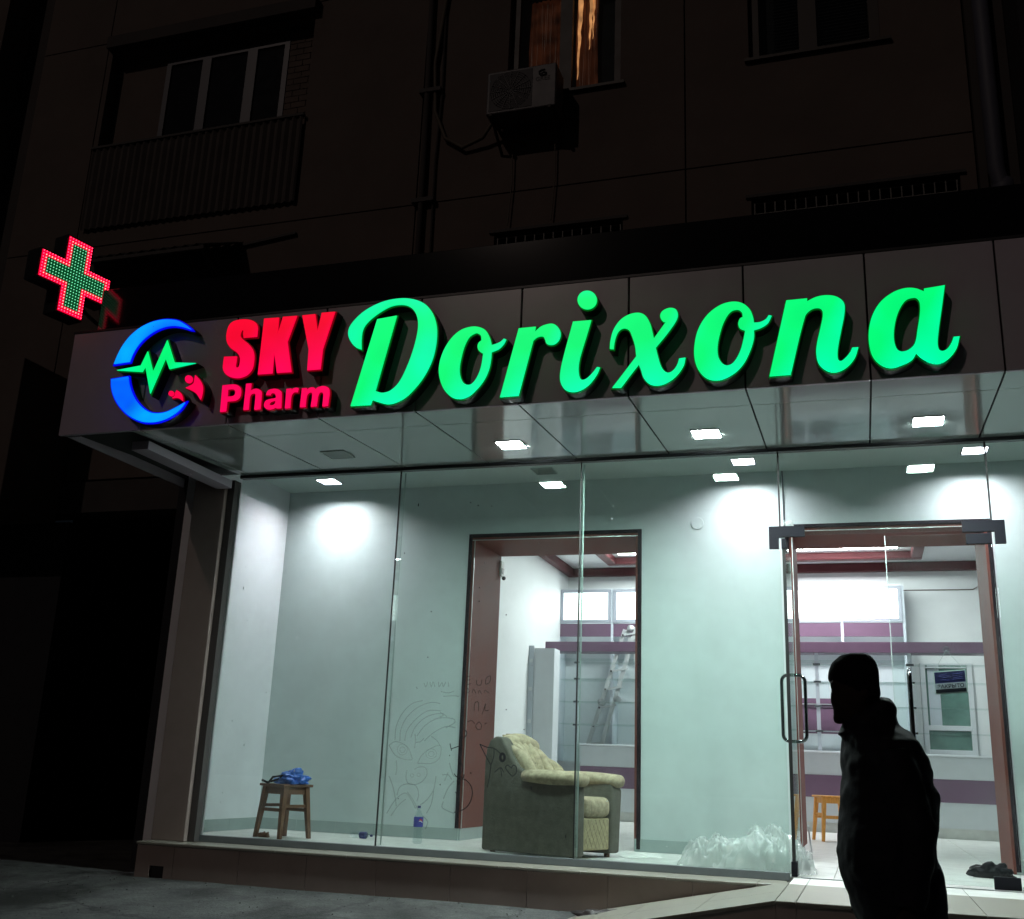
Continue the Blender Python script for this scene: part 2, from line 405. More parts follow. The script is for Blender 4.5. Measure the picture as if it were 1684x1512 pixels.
# ================================================================== LARGE STRUCTURE
def gz(y):                                   # ground level: the forecourt falls away from the shop
    if y > -0.35: return -0.285
    if y > -5.5: return -0.285 - 0.085 * (-0.35 - y)
    return -0.285 - 0.085 * 5.15
g = MB(); xs = [-90, -40, -20] + [-10 + .5*i for i in range(41)] + [20, 40, 90]
ys = [-90, -40, -20, -12, -8] + [-6 + .25*i for i in range(28)] + [3, 8, 20, 60]
def gnoise(x, y):
    if -10 <= x <= 10 and -6 < y < -.45: return .018 * noise.noise((x*.9, y*.9, 0)) + .008 * noise.noise((x*4, y*4, 3))
    return 0
V = [(x, y, gz(y) + gnoise(x, y)) for y in ys for x in xs]; nx = len(xs)
g.add(V, [(j*nx+i, j*nx+i+1, (j+1)*nx+i+1, (j+1)*nx+i) for j in range(len(ys)-1) for i in range(nx-1)])
struct('ground', g, 'asphalt', 'dark uneven concrete forecourt sloping down in front of the shop', 'ground', smooth=True)

FX0, FX1 = -1.95, 6.6                        # shop extents
YB, YT = 1.62, 2.45                          # old outer wall of the building (front and back faces)
D1 = (0.13, 1.78); D2 = (3.15, 4.79); DTOP = 2.82
CEIL = 3.36
# shop floor with tiles
fl = struct('shop_floor', MB().box(FX0, FX1, -0.02, 9.1, -.28, -.008), 'grout', 'pale dusty tiled floor running through both shop rooms', 'floor')
def tile_mesh(w, d, h, name, mat, bev=.003):
    o = MB().box(-w/2, w/2, -d/2, d/2, 0, h).build(name, mat, None, bevel=bev, seg=1); me = o.data; bpy.data.objects.remove(o); return me
TS = .6; tm = tile_mesh(TS - .004, TS - .004, .008, 'tile', 'floor_tile', .002)
def put(me, name, parent, loc):
    o = bpy.data.objects.new(name, me); COL.objects.link(o); o.parent = parent; o.location = Vector(loc) - wloc(parent); return o
for i in range(14):
    for j in range(15):
        x, y = -1.64 + TS*i, .29 + TS*j
        if x > 6.4 or y > 9: continue
        if j in (3,) and not (D1[0] - .3 < x < D1[1] + .3 or D2[0] - .3 < x < D2[1] + .3): continue
        if j > 3 and (x < -.9 or x > 5.7): continue
        put(tm, 'tile', fl, (x, y, -.008))
# front room shell
IN_X = (-1.30, .955, 2.80, 4.71); IN_Y = 1.235; LW = .19; WELL = .065
q = MB(); q.box(FX0 - .1, FX1, .06, IN_Y - LW/2, CEIL, CEIL + .12); q.box(FX0 - .1, FX1, IN_Y + LW/2, YB - .001, CEIL, CEIL + .12)
xe = [FX0 - .1] + [v for x in IN_X for v in (x - LW/2, x + LW/2)] + [FX1]
for k in range(0, len(xe), 2): q.box(xe[k], xe[k+1], IN_Y - LW/2, IN_Y + LW/2, CEIL, CEIL + .12)
struct('front_room_ceiling', q, 'ceiling_white', 'smooth grey white ceiling of the front room', 'ceiling')
mb = MB().wall(-.9, FX1, 0, 3.95, YB, YT, [(D1[0], D1[1], 0, DTOP), (D2[0], D2[1], 0, DTOP)]); mb.box(-2.2, -.9, YB, YT, 0, 3.95)
struct('partition_wall', mb, 'plaster_grey', 'grey painted wall with two tall openings into the bright room', 'wall')
struct('side_wall', MB().box(FX0 - .14, FX0, .02, YB - .001, -.28, 3.4), 'plaster_white', 'white side wall at the far left end of the front room', 'wall')
struct('end_wall', MB().box(FX1, FX1 + .14, .02, 9.1, -.28, 3.95), 'plaster_grey', 'plain end wall closing the shop beyond the frame', 'wall')
# back room shell
struct('rear_wall', MB().wall(-1.0, FX1, 0, 4.05, 9.0, 9.14, [(4.53, 5.25, 1.10, 2.40)]), 'room_white', 'white rear wall of the bright inner room', 'wall')
struct('inner_side_wall', MB().box(-1.0, -.86, YT + .001, 9.0, 0, 4.05), 'room_white', 'white side wall of the inner room seen through the first opening', 'wall')
struct('inner_end_wall', MB().box(5.62, 5.76, YT + .001, 9.0, 0, 4.05), 'room_white', 'white end wall of the inner room by the second opening', 'wall')
struct('inner_ceiling', MB().box(-1.0, 5.76, YT + .001, 9.1, 3.90, 4.0), 'room_white', 'white ceiling of the inner room inside a brown cornice', 'ceiling')
cr = thing('cornice', 'red brown cornice running round the inner room ceiling', 'cornice', (2.4, 8.9, 3.75))
for (x0, x1, y0, y1) in ((-.86, 5.62, 8.88, 8.999), (-.86, -.74, 2.5, 8.88), (5.50, 5.62, 2.5, 8.88)):
    MB().box(x0, x1, y0, y1, 3.765, 3.899).build('cornice_board', 'crown_brown', cr, bevel=.02)
# baseboards of the front room
bb = thing('baseboard', 'grey tile skirting along the foot of the front room walls', 'skirting', (0, YB, 0))
for (x0, x1, y0, y1) in ((FX0 + .012, D1[0] - .003, YB - .014, YB - .001), (FX0, FX0 + .012, .06, YB - .014), (D1[1] - .02, D2[0], YB - .014, YB - .001), (D2[1], FX1, YB - .014, YB - .001)):
    k = max(1, round(max(x1 - x0, y1 - y0) / .45))
    for i in range(k):
        if x1 - x0 > y1 - y0: MB().box(x0 + (x1-x0)*i/k + .001, x0 + (x1-x0)*(i+1)/k - .001, y0, y1, 0.001, .105).build('tile', 'base_tile', bb)
        else: MB().box(x0, x1, y0 + (y1-y0)*i/k + .001, y0 + (y1-y0)*(i+1)/k - .001, 0.001, .105).build('tile', 'base_tile', bb)
MB().box(D1[0] - .012, D1[0] + .016, YB + .001, YT - .02, .001, .105).build('tile', 'base_tile', bb)

# linings of the two openings
def lining(dx, label, gap):
    t = thing('opening_lining', label, 'door frame', (sum(dx)/2, (YB+YT)/2, 0), group='linings of the two openings')
    a, b = dx; y0, y1 = YB - .006, YT + .006
    MB().box(a, a + .022, y0, y1, .106, DTOP - .022).build('jamb', 'jamb_brown', t)
    MB().box(b - .022, b, y0, y1, .004, DTOP - .022).build('jamb', 'jamb_brown', t)
    MB().box(a, b, y0, y1, DTOP - .022, DTOP).build('head_lining', 'jamb_brown', t)
    tr = MB(); w_ = .034
    tr.box(a - w_, a, y0 - .012, y0 + .006, .106, DTOP + w_); tr.box(b, b + w_, y0 - .012, y0 + .006, .02, DTOP + w_); tr.box(a, b, y0 - .012, y0 + .006, DTOP, DTOP + w_)
    tr.build('edge_trim', 'trim_dark', t, bevel=.003)
    MB().box(a + .003, b - .003, y0 - .004, y0 + .004, DTOP - .030, DTOP - .023).build('bead', 'aluminium', t)
    MB().box(a + .023, a + .029, y0 - .003, y0 + .004, .11, DTOP - .032).build('bead', 'aluminium', t)
lining(D1, 'brown lined opening behind the armchair', .1); lining(D2, 'brown lined opening behind the walking person', 0)

# ---------------------------------------------------------------- plinth, pillar, landing, ramp
pl = thing('plinth', 'low brown tiled plinth under the shop window', 'plinth', (.6, -.35, -.28))
MB().box(-1.86, 3.20, -.33, -.02, -.60, -.045).build('core', 'grout', pl)
edges = [-1.865, -1.519, -.935, -.353, .225, .808, 1.39, 1.974, 2.557, 3.14]
for a, b in zip(edges[:-1], edges[1:]):
    if a < -1.8:
        MB().wall(a + .0015, b - .0015, -.33, -.047, -.35, -.33, [(-1.73, -1.60, -.34, -.20)]).build('tile', 'plinth_tile', pl)
    else: MB().box(a + .0015, b - .0015, -.35, -.33, -.36, -.047).build('tile', 'plinth_tile', pl, bevel=.0015, seg=1)
MB().box(-1.735, -1.595, -.3305, -.325, -.345, -.195).build('drain_hole', 'groove', pl)
e2 = [-1.87, -1.22, -.62, -.02, .58, 1.18, 1.78, 2.38, 2.98, 3.155]
for a, b in zip(e2[:-1], e2[1:]): MB().box(a + .001, b - .001, -.365, -.022, -.045, -.025).build('coping_tile', 'stone_tile', pl, bevel=.003, seg=1)

PX = (-1.90, -1.515)
pil = thing('corner_pillar', 'brown panelled corner pillar left of the shop window', 'pillar', (-1.7, -.08, -.03))
MB().box(PX[0], PX[1] - .07, -.14, .018, -.024, 3.02).build('shaft', 'plinth_tile', pil, bevel=.006)
MB().box(PX[1] - .067, PX[1], -.10, .0, -.022, 3.02).build('window_post', 'facade_dark', pil, bevel=.004)
MB().box(PX[1] - .0, PX[1] + .012, -.02, .0, -.02, 3.0).build('bead', 'aluminium', pil)

ld = thing('entrance_landing', 'tiled landing with dark riser in front of the glass doors', 'step', (4.6, -1.0, -.3))
MB().box(3.20, 7.2, -1.60, -.03, -.75, -.018).build('core', 'grout', ld)
lx = [3.20, 3.31, 4.27, 5.23, 6.2, 7.2]
for a, b in zip(lx[:-1], lx[1:]):
    MB().box(a + .0015, b - .0015, -1.66, -.553, -.016, .0).build('tile', 'stone_tile', ld, bevel=.002, seg=1)
    MB().box(a + .0015, b - .0015, -.55, -.06, -.016, .0).build('tile', 'floor_tile', ld, bevel=.002, seg=1)
    MB().box(a + .0015, b - .0015, -1.622, -1.602, -.55, -.017).build('riser_tile', 'plinth_tile', ld)
MB().box(3.25, 7.0, -.055, -.03, -.01, .006).build('threshold', 'aluminium', ld)

rp = thing('side_ramp', 'pale tiled ramp running down beside the plinth to the forecourt', 'ramp', (2.5, -1.0, -.3))
def rz(x): return -.002 - (3.2 - x) * .205
rx = [1.80, 2.27, 2.735, 3.198]
for a, b in zip(rx[:-1], rx[1:]):
    for (y0, y1) in ((-1.64, -1.02), (-1.017, -.37)):
        q = MB(); a2, b2 = a + .0015, b - .0015
        q.add([(a2,y0,rz(a2)-.016),(b2,y0,rz(b2)-.016),(b2,y1,rz(b2)-.016),(a2,y1,rz(a2)-.016),(a2,y0,rz(a2)),(b2,y0,rz(b2)),(b2,y1,rz(b2)),(a2,y1,rz(a2))],
              [(0,3,2,1),(4,5,6,7),(0,1,5,4),(1,2,6,5),(2,3,7,6),(3,0,4,7)]).build('tile', 'stone_tile', rp)
q = MB(); q.prism([(1.5,-1.61,rz(1.5)-.02),(3.198,-1.61,rz(3.198)-.02),(3.198,-1.61,-.75),(1.5,-1.61,-.75)], (0,1.24,0)); q.build('core', 'plinth_tile', rp)

# ---------------------------------------------------------------- canopy: fascia, soffit, dark parapet
YF = -1.618; ZB, ZT = 2.998, 3.85; FS = 3.08
J = [-2.164] + [-1.414 + .753*i for i in range(12)]
cn = thing('shop_canopy', 'grey panelled canopy box carrying the lit sign letters', 'canopy', (2.0, YF, ZB))
mb = MB(); mb.box(-2.15, 6.86, YF + .03, YF + .09, ZB + .012, ZT - .012); mb.box(-2.15, -2.09, YF + .09, 1.5, ZB + .1, ZT - .012)
mb.build('backing', 'groove', cn)
for a, b in zip(J[:-1], J[1:]):
    MB().box(a + .006, b - .006, YF, YF + .03, ZB, ZT).build('fascia_panel', 'panel_acp', cn, bevel=.003, seg=1)
MB().box(-2.164, -2.15, YF + .032, 1.5, ZB + .02, ZT).build('end_panel', 'panel_acp', cn)
MB().box(-2.165, 6.86, YF - .004, YF + .5, ZT + .001, ZT + .018).build('coping', 'dark_metal', cn)
YJ = -1.24
def sofz(y): return ZB + (FS - ZB) * (y - YF) / (0 - YF)
J2 = [-1.50, -1.414] + J[2:]
for a, b in zip(J2[:-1], J2[1:]):
    for (y0, y1) in ((YF + .032, YJ - .004), (YJ + .004, -.035)):
        q = MB(); a2, b2 = a + .006, b - .006
        q.add([(a2,y0,sofz(y0)),(b2,y0,sofz(y0)),(b2,y1,sofz(y1)),(a2,y1,sofz(y1)),(a2,y0,sofz(y0)+.012),(b2,y0,sofz(y0)+.012),(b2,y1,sofz(y1)+.012),(a2,y1,sofz(y1)+.012)],
              [(0,3,2,1),(4,5,6,7),(0,1,5,4),(1,2,6,5),(2,3,7,6),(3,0,4,7)]).build('soffit_panel', 'soffit_acp', cn)
q = MB(); y0, y1 = YF + .095, .05
q.add([(-2.08,y0,sofz(y0)+.03),(6.86,y0,sofz(y0)+.03),(6.86,y1,sofz(y1)+.03),(-2.08,y1,sofz(y1)+.03),(-2.08,y0,3.2),(6.86,y0,3.2),(6.86,y1,3.2),(-2.08,y1,3.2)],
      [(0,3,2,1),(4,5,6,7),(0,1,5,4),(1,2,6,5),(2,3,7,6),(3,0,4,7)]).build('soffit_backing', 'groove', cn)
MB().box(-1.665, -1.51, -1.36, -.15, 2.93, 3.0).build('edge_beam', 'panel_acp', cn, bevel=.004)
MB().box(-2.14, 6.86, -1.49, 1.60, 3.5, 3.62).build('roof_deck', 'groove', cn)
mb = MB().box(-2.05, 6.86, -1.50, -1.44, ZT + .02, 4.28); mb.build('parapet', 'black_gloss', cn, bevel=.004)
MB().box(-2.05, 6.86, -1.44, 1.55, 4.20, 4.24).build('roof_sheet', 'dark_metal', cn)

# ---------------------------------------------------------------- apartment building above and to the left
bl = thing('apartment_building', 'dark concrete panel apartment block rising above the shop', 'building', (0, YB, -.28))
YW = YB
holesU = {'w1': (.267, 1.557, 7.78, 9.30), 'w3': (2.915, 4.21, 7.80, 9.35), 'lg': (-5.22, -2.26, 6.87, 9.45), 'g1': (.20, 1.60, 4.6, 6.15), 'g2': (2.9, 4.83, 4.6, 6.20)}
colsx = [-6.35, -5.30, -.74, 2.25, 4.98]; rows = [3.62, 6.62, 9.62, 12.5]
hl = list(holesU.values())
for i in range(len(colsx) - 1):
    for j in range(3):
        MB().wall(colsx[i] + .008, colsx[i+1] - .008, rows[j] + .008, rows[j+1] - .008, YW, YW + .28, hl).build('wall_panel', 'facade', bl)
MB().wall(-6.3, 6.5, 3.97, 12.5, YW + .282, YW + .4, hl).build('wall_core', 'recess_dark', bl)
MB().box(-14, -6.75, YW - .35, YW + .3, 3.15, 12.5).build('wing_wall', 'facade', bl)
MB().box(-6.75, -6.36, YW + .1, YW + .3, 3.0, 12.5).build('recess_strip', 'facade_dark', bl)
MB().box(-6.36, -2.21, YW - .02, YW + .3, 3.24, 3.60).build('lintel', 'facade_dark', bl)
MB().box(-6.36, -4.9, YW - .9, YW - .03, 3.13, 4.80).build('shading_block', 'facade', bl, bevel=.01)  # projection shaped to throw shade on the ground floor below
mb = MB(); mb.box(-14, -4.75, YW + .02, YW + .3, -.28, 3.145); mb.box(-4.75, -2.2, 6.0, 6.2, -.28, 3.6); mb.box(-4.95, -4.75, YW + .3, 6.0, -.28, 3.6); mb.box(-2.2, -2.09, .05, 6.2, -.28, 3.3)
mb.box(-4.95, -2.0, YW + .31, 6.2, 3.24, 3.4)
mb.build('passage_walls', 'recess_dark', bl)  # the shade of the recess is put into this near-black wall colour
MB().box(4.99, 5.06, YW - .06, YW + .2, 4.3, 12.5).build('joint_cover', 'facade_dark', bl)
MB().box(5.35, 8.0, .95, 1.9, 5.6, 12.5).build('end_pier', 'recess_dark', bl)
MB().box(5.07, 5.34, YW + .0, YW + .25, 3.6, 12.5).build('wall_strip', 'facade_dark', bl)
# window with curtains
def win_frame(name, x0, x1, z0, z1, y, mull, mat, fw=.07, parent=bl):
    q = MB(); q.box(x0, x0+fw, y, y+.06, z0, z1); q.box(x1-fw, x1, y, y+.06, z0, z1); q.box(x0+fw, x1-fw, y, y+.06, z0, z0+fw); q.box(x0+fw, x1-fw, y, y+.06, z1-fw, z1)
    for (a, b) in mull: q.box(a, b, y - .004, y+.056, z0+fw, z1-fw)
    return q.build(name, mat, parent)
h = holesU['w1']
wn = win_frame('window', h[0], h[1], h[2], h[3], YW + .10, [(.84, .98)], 'window_dark', .09)
MB().box(h[0]+.09, .84, YW + .125, YW + .131, h[2]+.09, h[3]-.09).build('pane', 'clear_glass', wn)
MB().box(.98, h[1]-.09, YW + .125, YW + .131, h[2]+.09, h[3]-.09).build('pane', 'clear_glass', wn)
MB().box(h[0]-.03, h[1]+.05, YW - .05, YW + .10, h[2]-.035, h[2]-.002).build('sill', 'window_dark', wn)
def curtain(x0, x1, z0, z1, y, amp, nf, name, mat, parent, ph=0):
    q = MB(); n = int(nf * 8); V = []
    for k in range(n + 1):
        x = x0 + (x1 - x0) * k / n
        for z in (z0, (z0+z1)/2, z1): V.append((x + .01*math.sin(z*5+k), y + amp*math.sin(2*math.pi*nf*k/n + ph) * (1.2 if z == z0 else .8), z))
    q.add(V, [(3*k+j, 3*k+3+j, 3*k+4+j, 3*k+1+j) for k in range(n) for j in range(2)])
    return q.build(name, mat, parent, smooth=True)
curtain(h[0]+.18, .82, h[2]+.1, h[3]-.1, YW + .22, .015, 7, 'curtain', 'curtain_glow', wn)
curtain(1.0, 1.25, h[2]+.1, h[3]-.1, YW + .22, .015, 4, 'curtain', 'curtain_glow', wn)
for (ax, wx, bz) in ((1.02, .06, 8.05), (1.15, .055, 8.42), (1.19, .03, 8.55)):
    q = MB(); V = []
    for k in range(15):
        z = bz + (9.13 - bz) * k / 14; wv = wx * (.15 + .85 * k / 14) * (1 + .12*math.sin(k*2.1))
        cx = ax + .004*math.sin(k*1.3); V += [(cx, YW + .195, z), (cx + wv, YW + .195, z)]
    q.add(V, [(2*k, 2*k+1, 2*k+3, 2*k+2) for k in range(14)]); q.build('curtain_gap_glow', 'gap_glow', wn)  # bright gap between the curtains, drawn as a glowing strip
MB().box(h[0], h[1], YW + .30, YW + .31, h[2], h[3]).build('room_behind', 'recess_dark', wn)
# window with blinds
h = holesU['w3']
wn = win_frame('window', h[0], h[1], h[2], h[3], YW + .10, [(3.42, 3.60)], 'window_dark', .10)
MB().box(h[0]+.1, 3.42, YW + .125, YW + .131, h[2]+.1, h[3]-.1).build('pane', 'clear_glass', wn); MB().box(3.60, h[1]-.1, YW + .125, YW + .131, h[2]+.1, h[3]-.1).build('pane', 'clear_glass', wn)
MB().box(h[0]-.04, h[1]+.1, YW - .05, YW + .10, h[2]-.035, h[2]-.002).build('sill', 'window_dark', wn)
for (a, b) in ((3.12, 3.41), (3.61, 4.09)):
    sm = None
    for k in range(34):
        z = h[2] + .13 + k*.040
        if z > h[3] - .1: break
        if sm is None:
            o = MB().obox(((a+b)/2, YW + .18, z), ((b-a)/2,0,0), (0,.014,.008), (0,-.0006,.001)).build('blind_slat', 'blind', wn); sm = o
        else: dup(sm, 'blind_slat', wn, (0, 0, z - h[2] - .13))
MB().box(h[0], h[1], YW + .30, YW + .31, h[2], h[3]).build('room_behind', 'recess_dark', wn)
# loggia with white framed window and corrugated skirt
h = holesU['lg']
MB().box(h[0] - .02, h[1] + .05, YW - .12, YW + .02, 9.45, 9.62).build('loggia_lintel', 'facade_dark', bl)
lw = win_frame('loggia_window', -4.47, -2.68, 7.98, 9.30, YW + .16, [(-3.93, -3.80), (-3.27, -3.13)], 'pvc_white', .07)
for (a, b) in ((-4.40, -3.93), (-3.80, -3.27), (-3.13, -2.75)): MB().box(a, b, YW + .18, YW + .186, 8.05, 9.23).build('pane', 'pane_dark', lw)
MB().box(h[0], -4.475, YW + .18, YW + .28, 7.9, 9.45).build('loggia_panel', 'facade', bl)
for r_ in range(16):
    z = 8.03 + r_*.085
    if z > 9.38: break
    off = .1 if r_ % 2 else 0
    for k in range(3):
        a = -2.675 + k*.2 - off; b = a + .19; a = max(a, -2.675); b = min(b, -2.262)
        if b - a > .03: MB().box(a, b, YW + .17 + random.uniform(0, .004), YW + .23, z, z + .075).build('brick', 'brick', bl)
MB().box(-2.675, -2.26, YW + .18, YW + .28, 7.9, 9.45).build('mortar_bed', 'facade_dark', bl)
MB().box(-4.475, -2.675, YW + .18, YW + .28, 9.301, 9.45).build('loggia_head', 'facade_dark', bl)
q = MB(); n = 150; V = []
for k in range(n + 1):
    x = -5.235 + 2.98*k/n; y = YW - .05 + .016*math.sin(k*math.pi/2.5)
    V += [(x, y, 6.85), (x, y, 7.98)]
q.add(V, [(2*k, 2*k+2, 2*k+3, 2*k+1) for k in range(n)]); q.build('corrugated_skirt', 'corrugated', bl)
MB().box(-5.25, -2.24, YW - .075, YW - .02, 7.98, 8.01).build('skirt_rail', 'rust_iron', bl)
MB().box(-5.22, -2.26, YW + .0, YW + .2, 6.87, 7.9).build('loggia_parapet', 'facade_dark', bl)
# old barred windows half hidden behind the canopy roof
for key, nb in (('g1', 13), ('g2', 19)):
    h = holesU[key]
    wn = MB().box(h[0], h[1], YW + .14, YW + .15, h[2], h[3]).build('barred_window', 'pane_dark', bl)
    MB().box(h[0] - .05, h[1] + .05, YW - .03, YW + .02, h[3] - .012, h[3] + .02).build('head_board', 'rust_iron', wn)
    for k in range(nb + 1):
        x = h[0] + .03 + (h[1] - h[0] - .06) * k / nb
        MB().box(x - .006, x + .006, YW + .03, YW + .042, h[2], h[3] - .05).build('bar', 'grille_paint', wn)
    for z in (h[3] - .055, h[3] - .17): MB().box(h[0] + .02, h[1] - .02, YW + .043, YW + .053, z, z + .012).build('bar', 'grille_paint', wn)
# entrance awning on the left
aw = thing('tin_awning', 'dark corrugated tin awning on the wall above the lit cross', 'awning', (-3.9, YW, 6.2))
q = MB(); n = 60; V = []
for k in range(n + 1):
    x = -5.0 + 2.12*k/n; d = .018*math.sin(k*math.pi/2)
    V += [(x, YW - .01, 6.42 + d), (x, YW - .75, 6.02 + d)]
q.add(V, [(2*k, 2*k+1, 2*k+3, 2*k+2) for k in range(n)]); q.build('sheet', 'rust_iron', aw)
MB().bar((-5.0, YW - .74, 5.98), (-2.88, YW - .74, 5.98), .04).build('front_rail', 'rust_iron', aw)
for x in (-4.95, -3.9, -2.93): MB().bar((x, YW - .01, 5.7), (x, YW - .72, 5.97), .03).build('bracket', 'rust_iron', aw)
MB().bar((-2.95, YW - .02, 6.36), (-2.2, YW - .02, 6.44), .05, .03).build('flashing', 'rust_iron', aw)
# pipes on the wall
dp = thing('service_riser', 'thin dark riser pipe climbing the facade left of the air conditioner', 'pipe', (-.66, YW - .05, 4.3))
MB().tube([(-.64, YW - .05, 4.26), (-.66, YW - .05, 7.2), (-.70, YW - .05, 9.6), (-.72, YW - .05, 12)], .035).build('pipe', 'facade_dark', dp, smooth=True)
MB().tube([(-.50, YW - .03, 4.26), (-.53, YW - .03, 7.1), (-.50, YW - .03, 8.0), (-.56, YW - .03, 12)], .012, 6).build('cable', 'rust_iron', dp)
for z in (5.2, 6.6, 8.0, 9.4): MB().box(-.76, -.50, YW - .09, YW - .0, z, z + .05).build('clamp', 'rust_iron', dp)
dp = thing('rain_pipe', 'pale blue grey rain pipe at the far right of the facade', 'pipe', (5.2, YW - .1, 4.3))
MB().tube([(5.17, YW - .1, 4.26), (5.17, YW - .1, 5.9), (5.12, YW - .16, 6.1), (5.12, YW - .16, 12)], .075, 12).build('pipe', 'pipe_blue', dp, smooth=True)
MB().tube([(5.17, YW - .1, 5.85), (5.17, YW - .1, 6.0)], .095, 12).build('collar', 'pipe_blue', dp, smooth=True)
# air conditioner
ac = thing('air_conditioner', 'white outdoor air conditioner hung on brackets under the curtained window', 'air conditioner', (.52, YW - .3, 7.30))
ax0, ax1, ay0, ay1, az0, az1 = .19, .96, YW - .42, YW - .12, 7.33, 7.85
MB().box(ax0, ax1, ay0, ay1, az0, az1).build('casing', 'ac_shell', ac, bevel=.012)
gr_c = (ax0 + .27, (az0+az1)/2)
MB().box(ax0 + .03, ax0 + .51, ay0 - .004, ay0 + .01, az0 + .03, az1 - .03).build('fan_recess', 'ac_dark', ac)
q = MB()
for k in range(1, 10):
    r = .025*k; q.tube([(gr_c[0] + r*math.cos(t*.3142), ay0 - .012, gr_c[1] + r*math.sin(t*.3142)) for t in range(20)], .0022, 4, True)
for k in range(16):
    a = k*math.pi/8; q.bar((gr_c[0] + .02*math.cos(a), ay0 - .010, gr_c[1] + .02*math.sin(a)), (gr_c[0] + .23*math.cos(a), ay0 - .010, gr_c[1] + .23*math.sin(a)), .004)
q.build('fan_grille', 'ac_shell', ac)
F = Matrix.Translation(Vector((.735, ay0 - .003, az1 - .20))) @ Matrix.Rotation(math.pi/2, 4, 'X')
text_mesh('lettering', 'GREE', .16, 'ac_dark', ac, F, bold=.01)
q = MB(); q.tube([(.815 + .042*math.cos(t), ay0 - .004, az1 - .105 + .034*math.sin(t)) for t in [R_(60 + 12*k) for k in range(24)]], .010, 6); q.tube([(.79, ay0-.004, az1-.125), (.815, ay0-.004, az1-.10), (.855, ay0-.004, az1-.112)], .008, 6)
q.build('emblem', 'ac_dark', ac)
for x in (.25, .90):
    MB().bar((x, YW - .44, 7.315), (x, YW - .0, 7.315), .03).build('bracket', 'rust_iron', ac); MB().bar((x, YW - .0, 7.08), (x, YW - .38, 7.30), .025).build('bracket', 'rust_iron', ac)
MB().tube([(.20, YW - .2, 7.40), (.05, YW - .1, 7.28), (-.2, YW - .06, 7.22), (-.42, YW - .05, 7.38), (-.56, YW - .05, 7.75), (-.6, YW - .05, 8.4), (-.5, YW - .05, 9.4)], .022, 6).build('insulated_pipe', 'hose', ac, smooth=True)
for x in (.38, .86): MB().tube([(x, YW - .06, 7.3), (x + .01, YW - .05, 6.7), (x - .02, YW - .05, 6.2)], .008, 5).build('drain_hose', 'hose', ac)

# ---------------------------------------------------------------- the glass shopfront
M = [-1.51, .046, 1.634, 3.182, 4.645]
sf = thing('glass_shopfront', 'tall frameless glass shopfront with double glass doors', 'shopfront', (1.6, 0, 0))
def pane(x0, x1, z0, z1, name='glass_pane', parent=sf, y=0): return MB().box(x0, x1, y - .005, y + .005, z0, z1).build(name, 'shop_glass', parent)
panes = [pane(M[i] + .006, M[i+1] - .006, .0, FS - .02) for i in range(3)]
pane(M[3] + .006, M[4] - .006, 2.40, FS - .02, 'transom_pane'); pane(M[4] + .006, 6.2, .0, FS - .02)
for i in (1, 2): MB().box(M[i] - .005, M[i] + .005, -.006, .006, 0, FS - .02).build('joint_seal', 'rubber', sf)
MB().box(M[3] - .006, M[3] + .006, -.011, .011, 2.40, FS - .02).build('joint_seal', 'rubber', sf)
MB().box(M[4] - .006, M[4] + .006, -.011, .011, 2.40, FS - .02).build('joint_seal', 'rubber', sf)
for i in (1, 2):
    fn = MB().box(M[i] - .005, M[i] + .005, .012, .095, .03, FS - .02).build('glass_fin', 'fin_glass', sf)
    MB().box(M[i] - .005, M[i] + .005, .0955, .098, .03, FS - .02).build('polished_edge', 'sign_clear', fn)
MB().box(-1.515, 6.2, -.032, .03, FS - .028, FS + .03).build('head_rail', 'dark_metal', sf, bevel=.003)
MB().box(-1.515, M[3] - .01, -.03, .03, -.024, .028).build('sill_rail', 'rail_grey', sf, bevel=.003)
MB().box(M[4] + .0, 6.2, -.03, .03, .001, .028).build('sill_rail', 'rail_grey', sf, bevel=.003)
struct('lintel_beam', MB().box(FX0 - .1, FX1, .04, .12, FS + .03, CEIL + .1), 'ceiling_white', 'white beam above the shop window', 'beam')
# door leaves: the left one stands open inwards, the right one is shut
DH = 2.385
def d_handle(name, parent, c, along, out, h=.42, r=.012, reach=.075):
    c, out = Vector(c), Vector(out); k = .05; P = []
    P.append(c + Vector((0,0,-h/2)))
    for a in range(0, 91, 18): P.append(c + out*(reach - k + k*math.sin(R_(a))) + Vector((0,0,-h/2 + k - k*math.cos(R_(a)))))
    for a in range(90, -1, -18): P.append(c + out*(reach - k + k*math.sin(R_(a))) + Vector((0,0,h/2 - k + k*math.cos(R_(a)))))
    P.append(c + Vector((0,0,h/2)))
    return MB().tube(P, r, 10).build(name, 'chrome', parent, smooth=True)
XL = 3.205
dl = MB().box(XL - .005, XL + .005, .012, .72, .018, DH - .01).build('open_door_leaf', 'shop_glass', sf)
dl['label'] = 'left glass door leaf swung open inwards'
MB().box(XL - .012, XL + .012, -.004, .0115, .10, DH - .07).build('hinge_edge', 'rubber', dl)
MB().box(XL - .006, XL + .006, .7205, .727, .018, DH - .01).build('free_edge', 'sign_clear', dl)
for s_ in (-1, 1): d_handle('handle', dl, (XL + s_*.006, .60, 1.175), None, (s_, 0, 0), .50, .0135, .082)
MB().box(XL - .016, XL + .016, -.012, .16, DH - .085, DH - .011).build('patch_fitting', 'patch_black', dl, bevel=.002); MB().box(XL - .02, XL + .02, -.02, .12, .004, .10).build('patch_fitting', 'patch_black', dl, bevel=.002)
dr = MB().box(3.925, M[4] - .012, -.005, .005, .018, DH - .01).build('shut_door_leaf', 'shop_glass', sf)
dr['label'] = 'right glass door leaf standing shut'
MB().box(3.919, 3.9248, -.006, .006, .018, DH - .01).build('free_edge', 'sign_clear', dr)
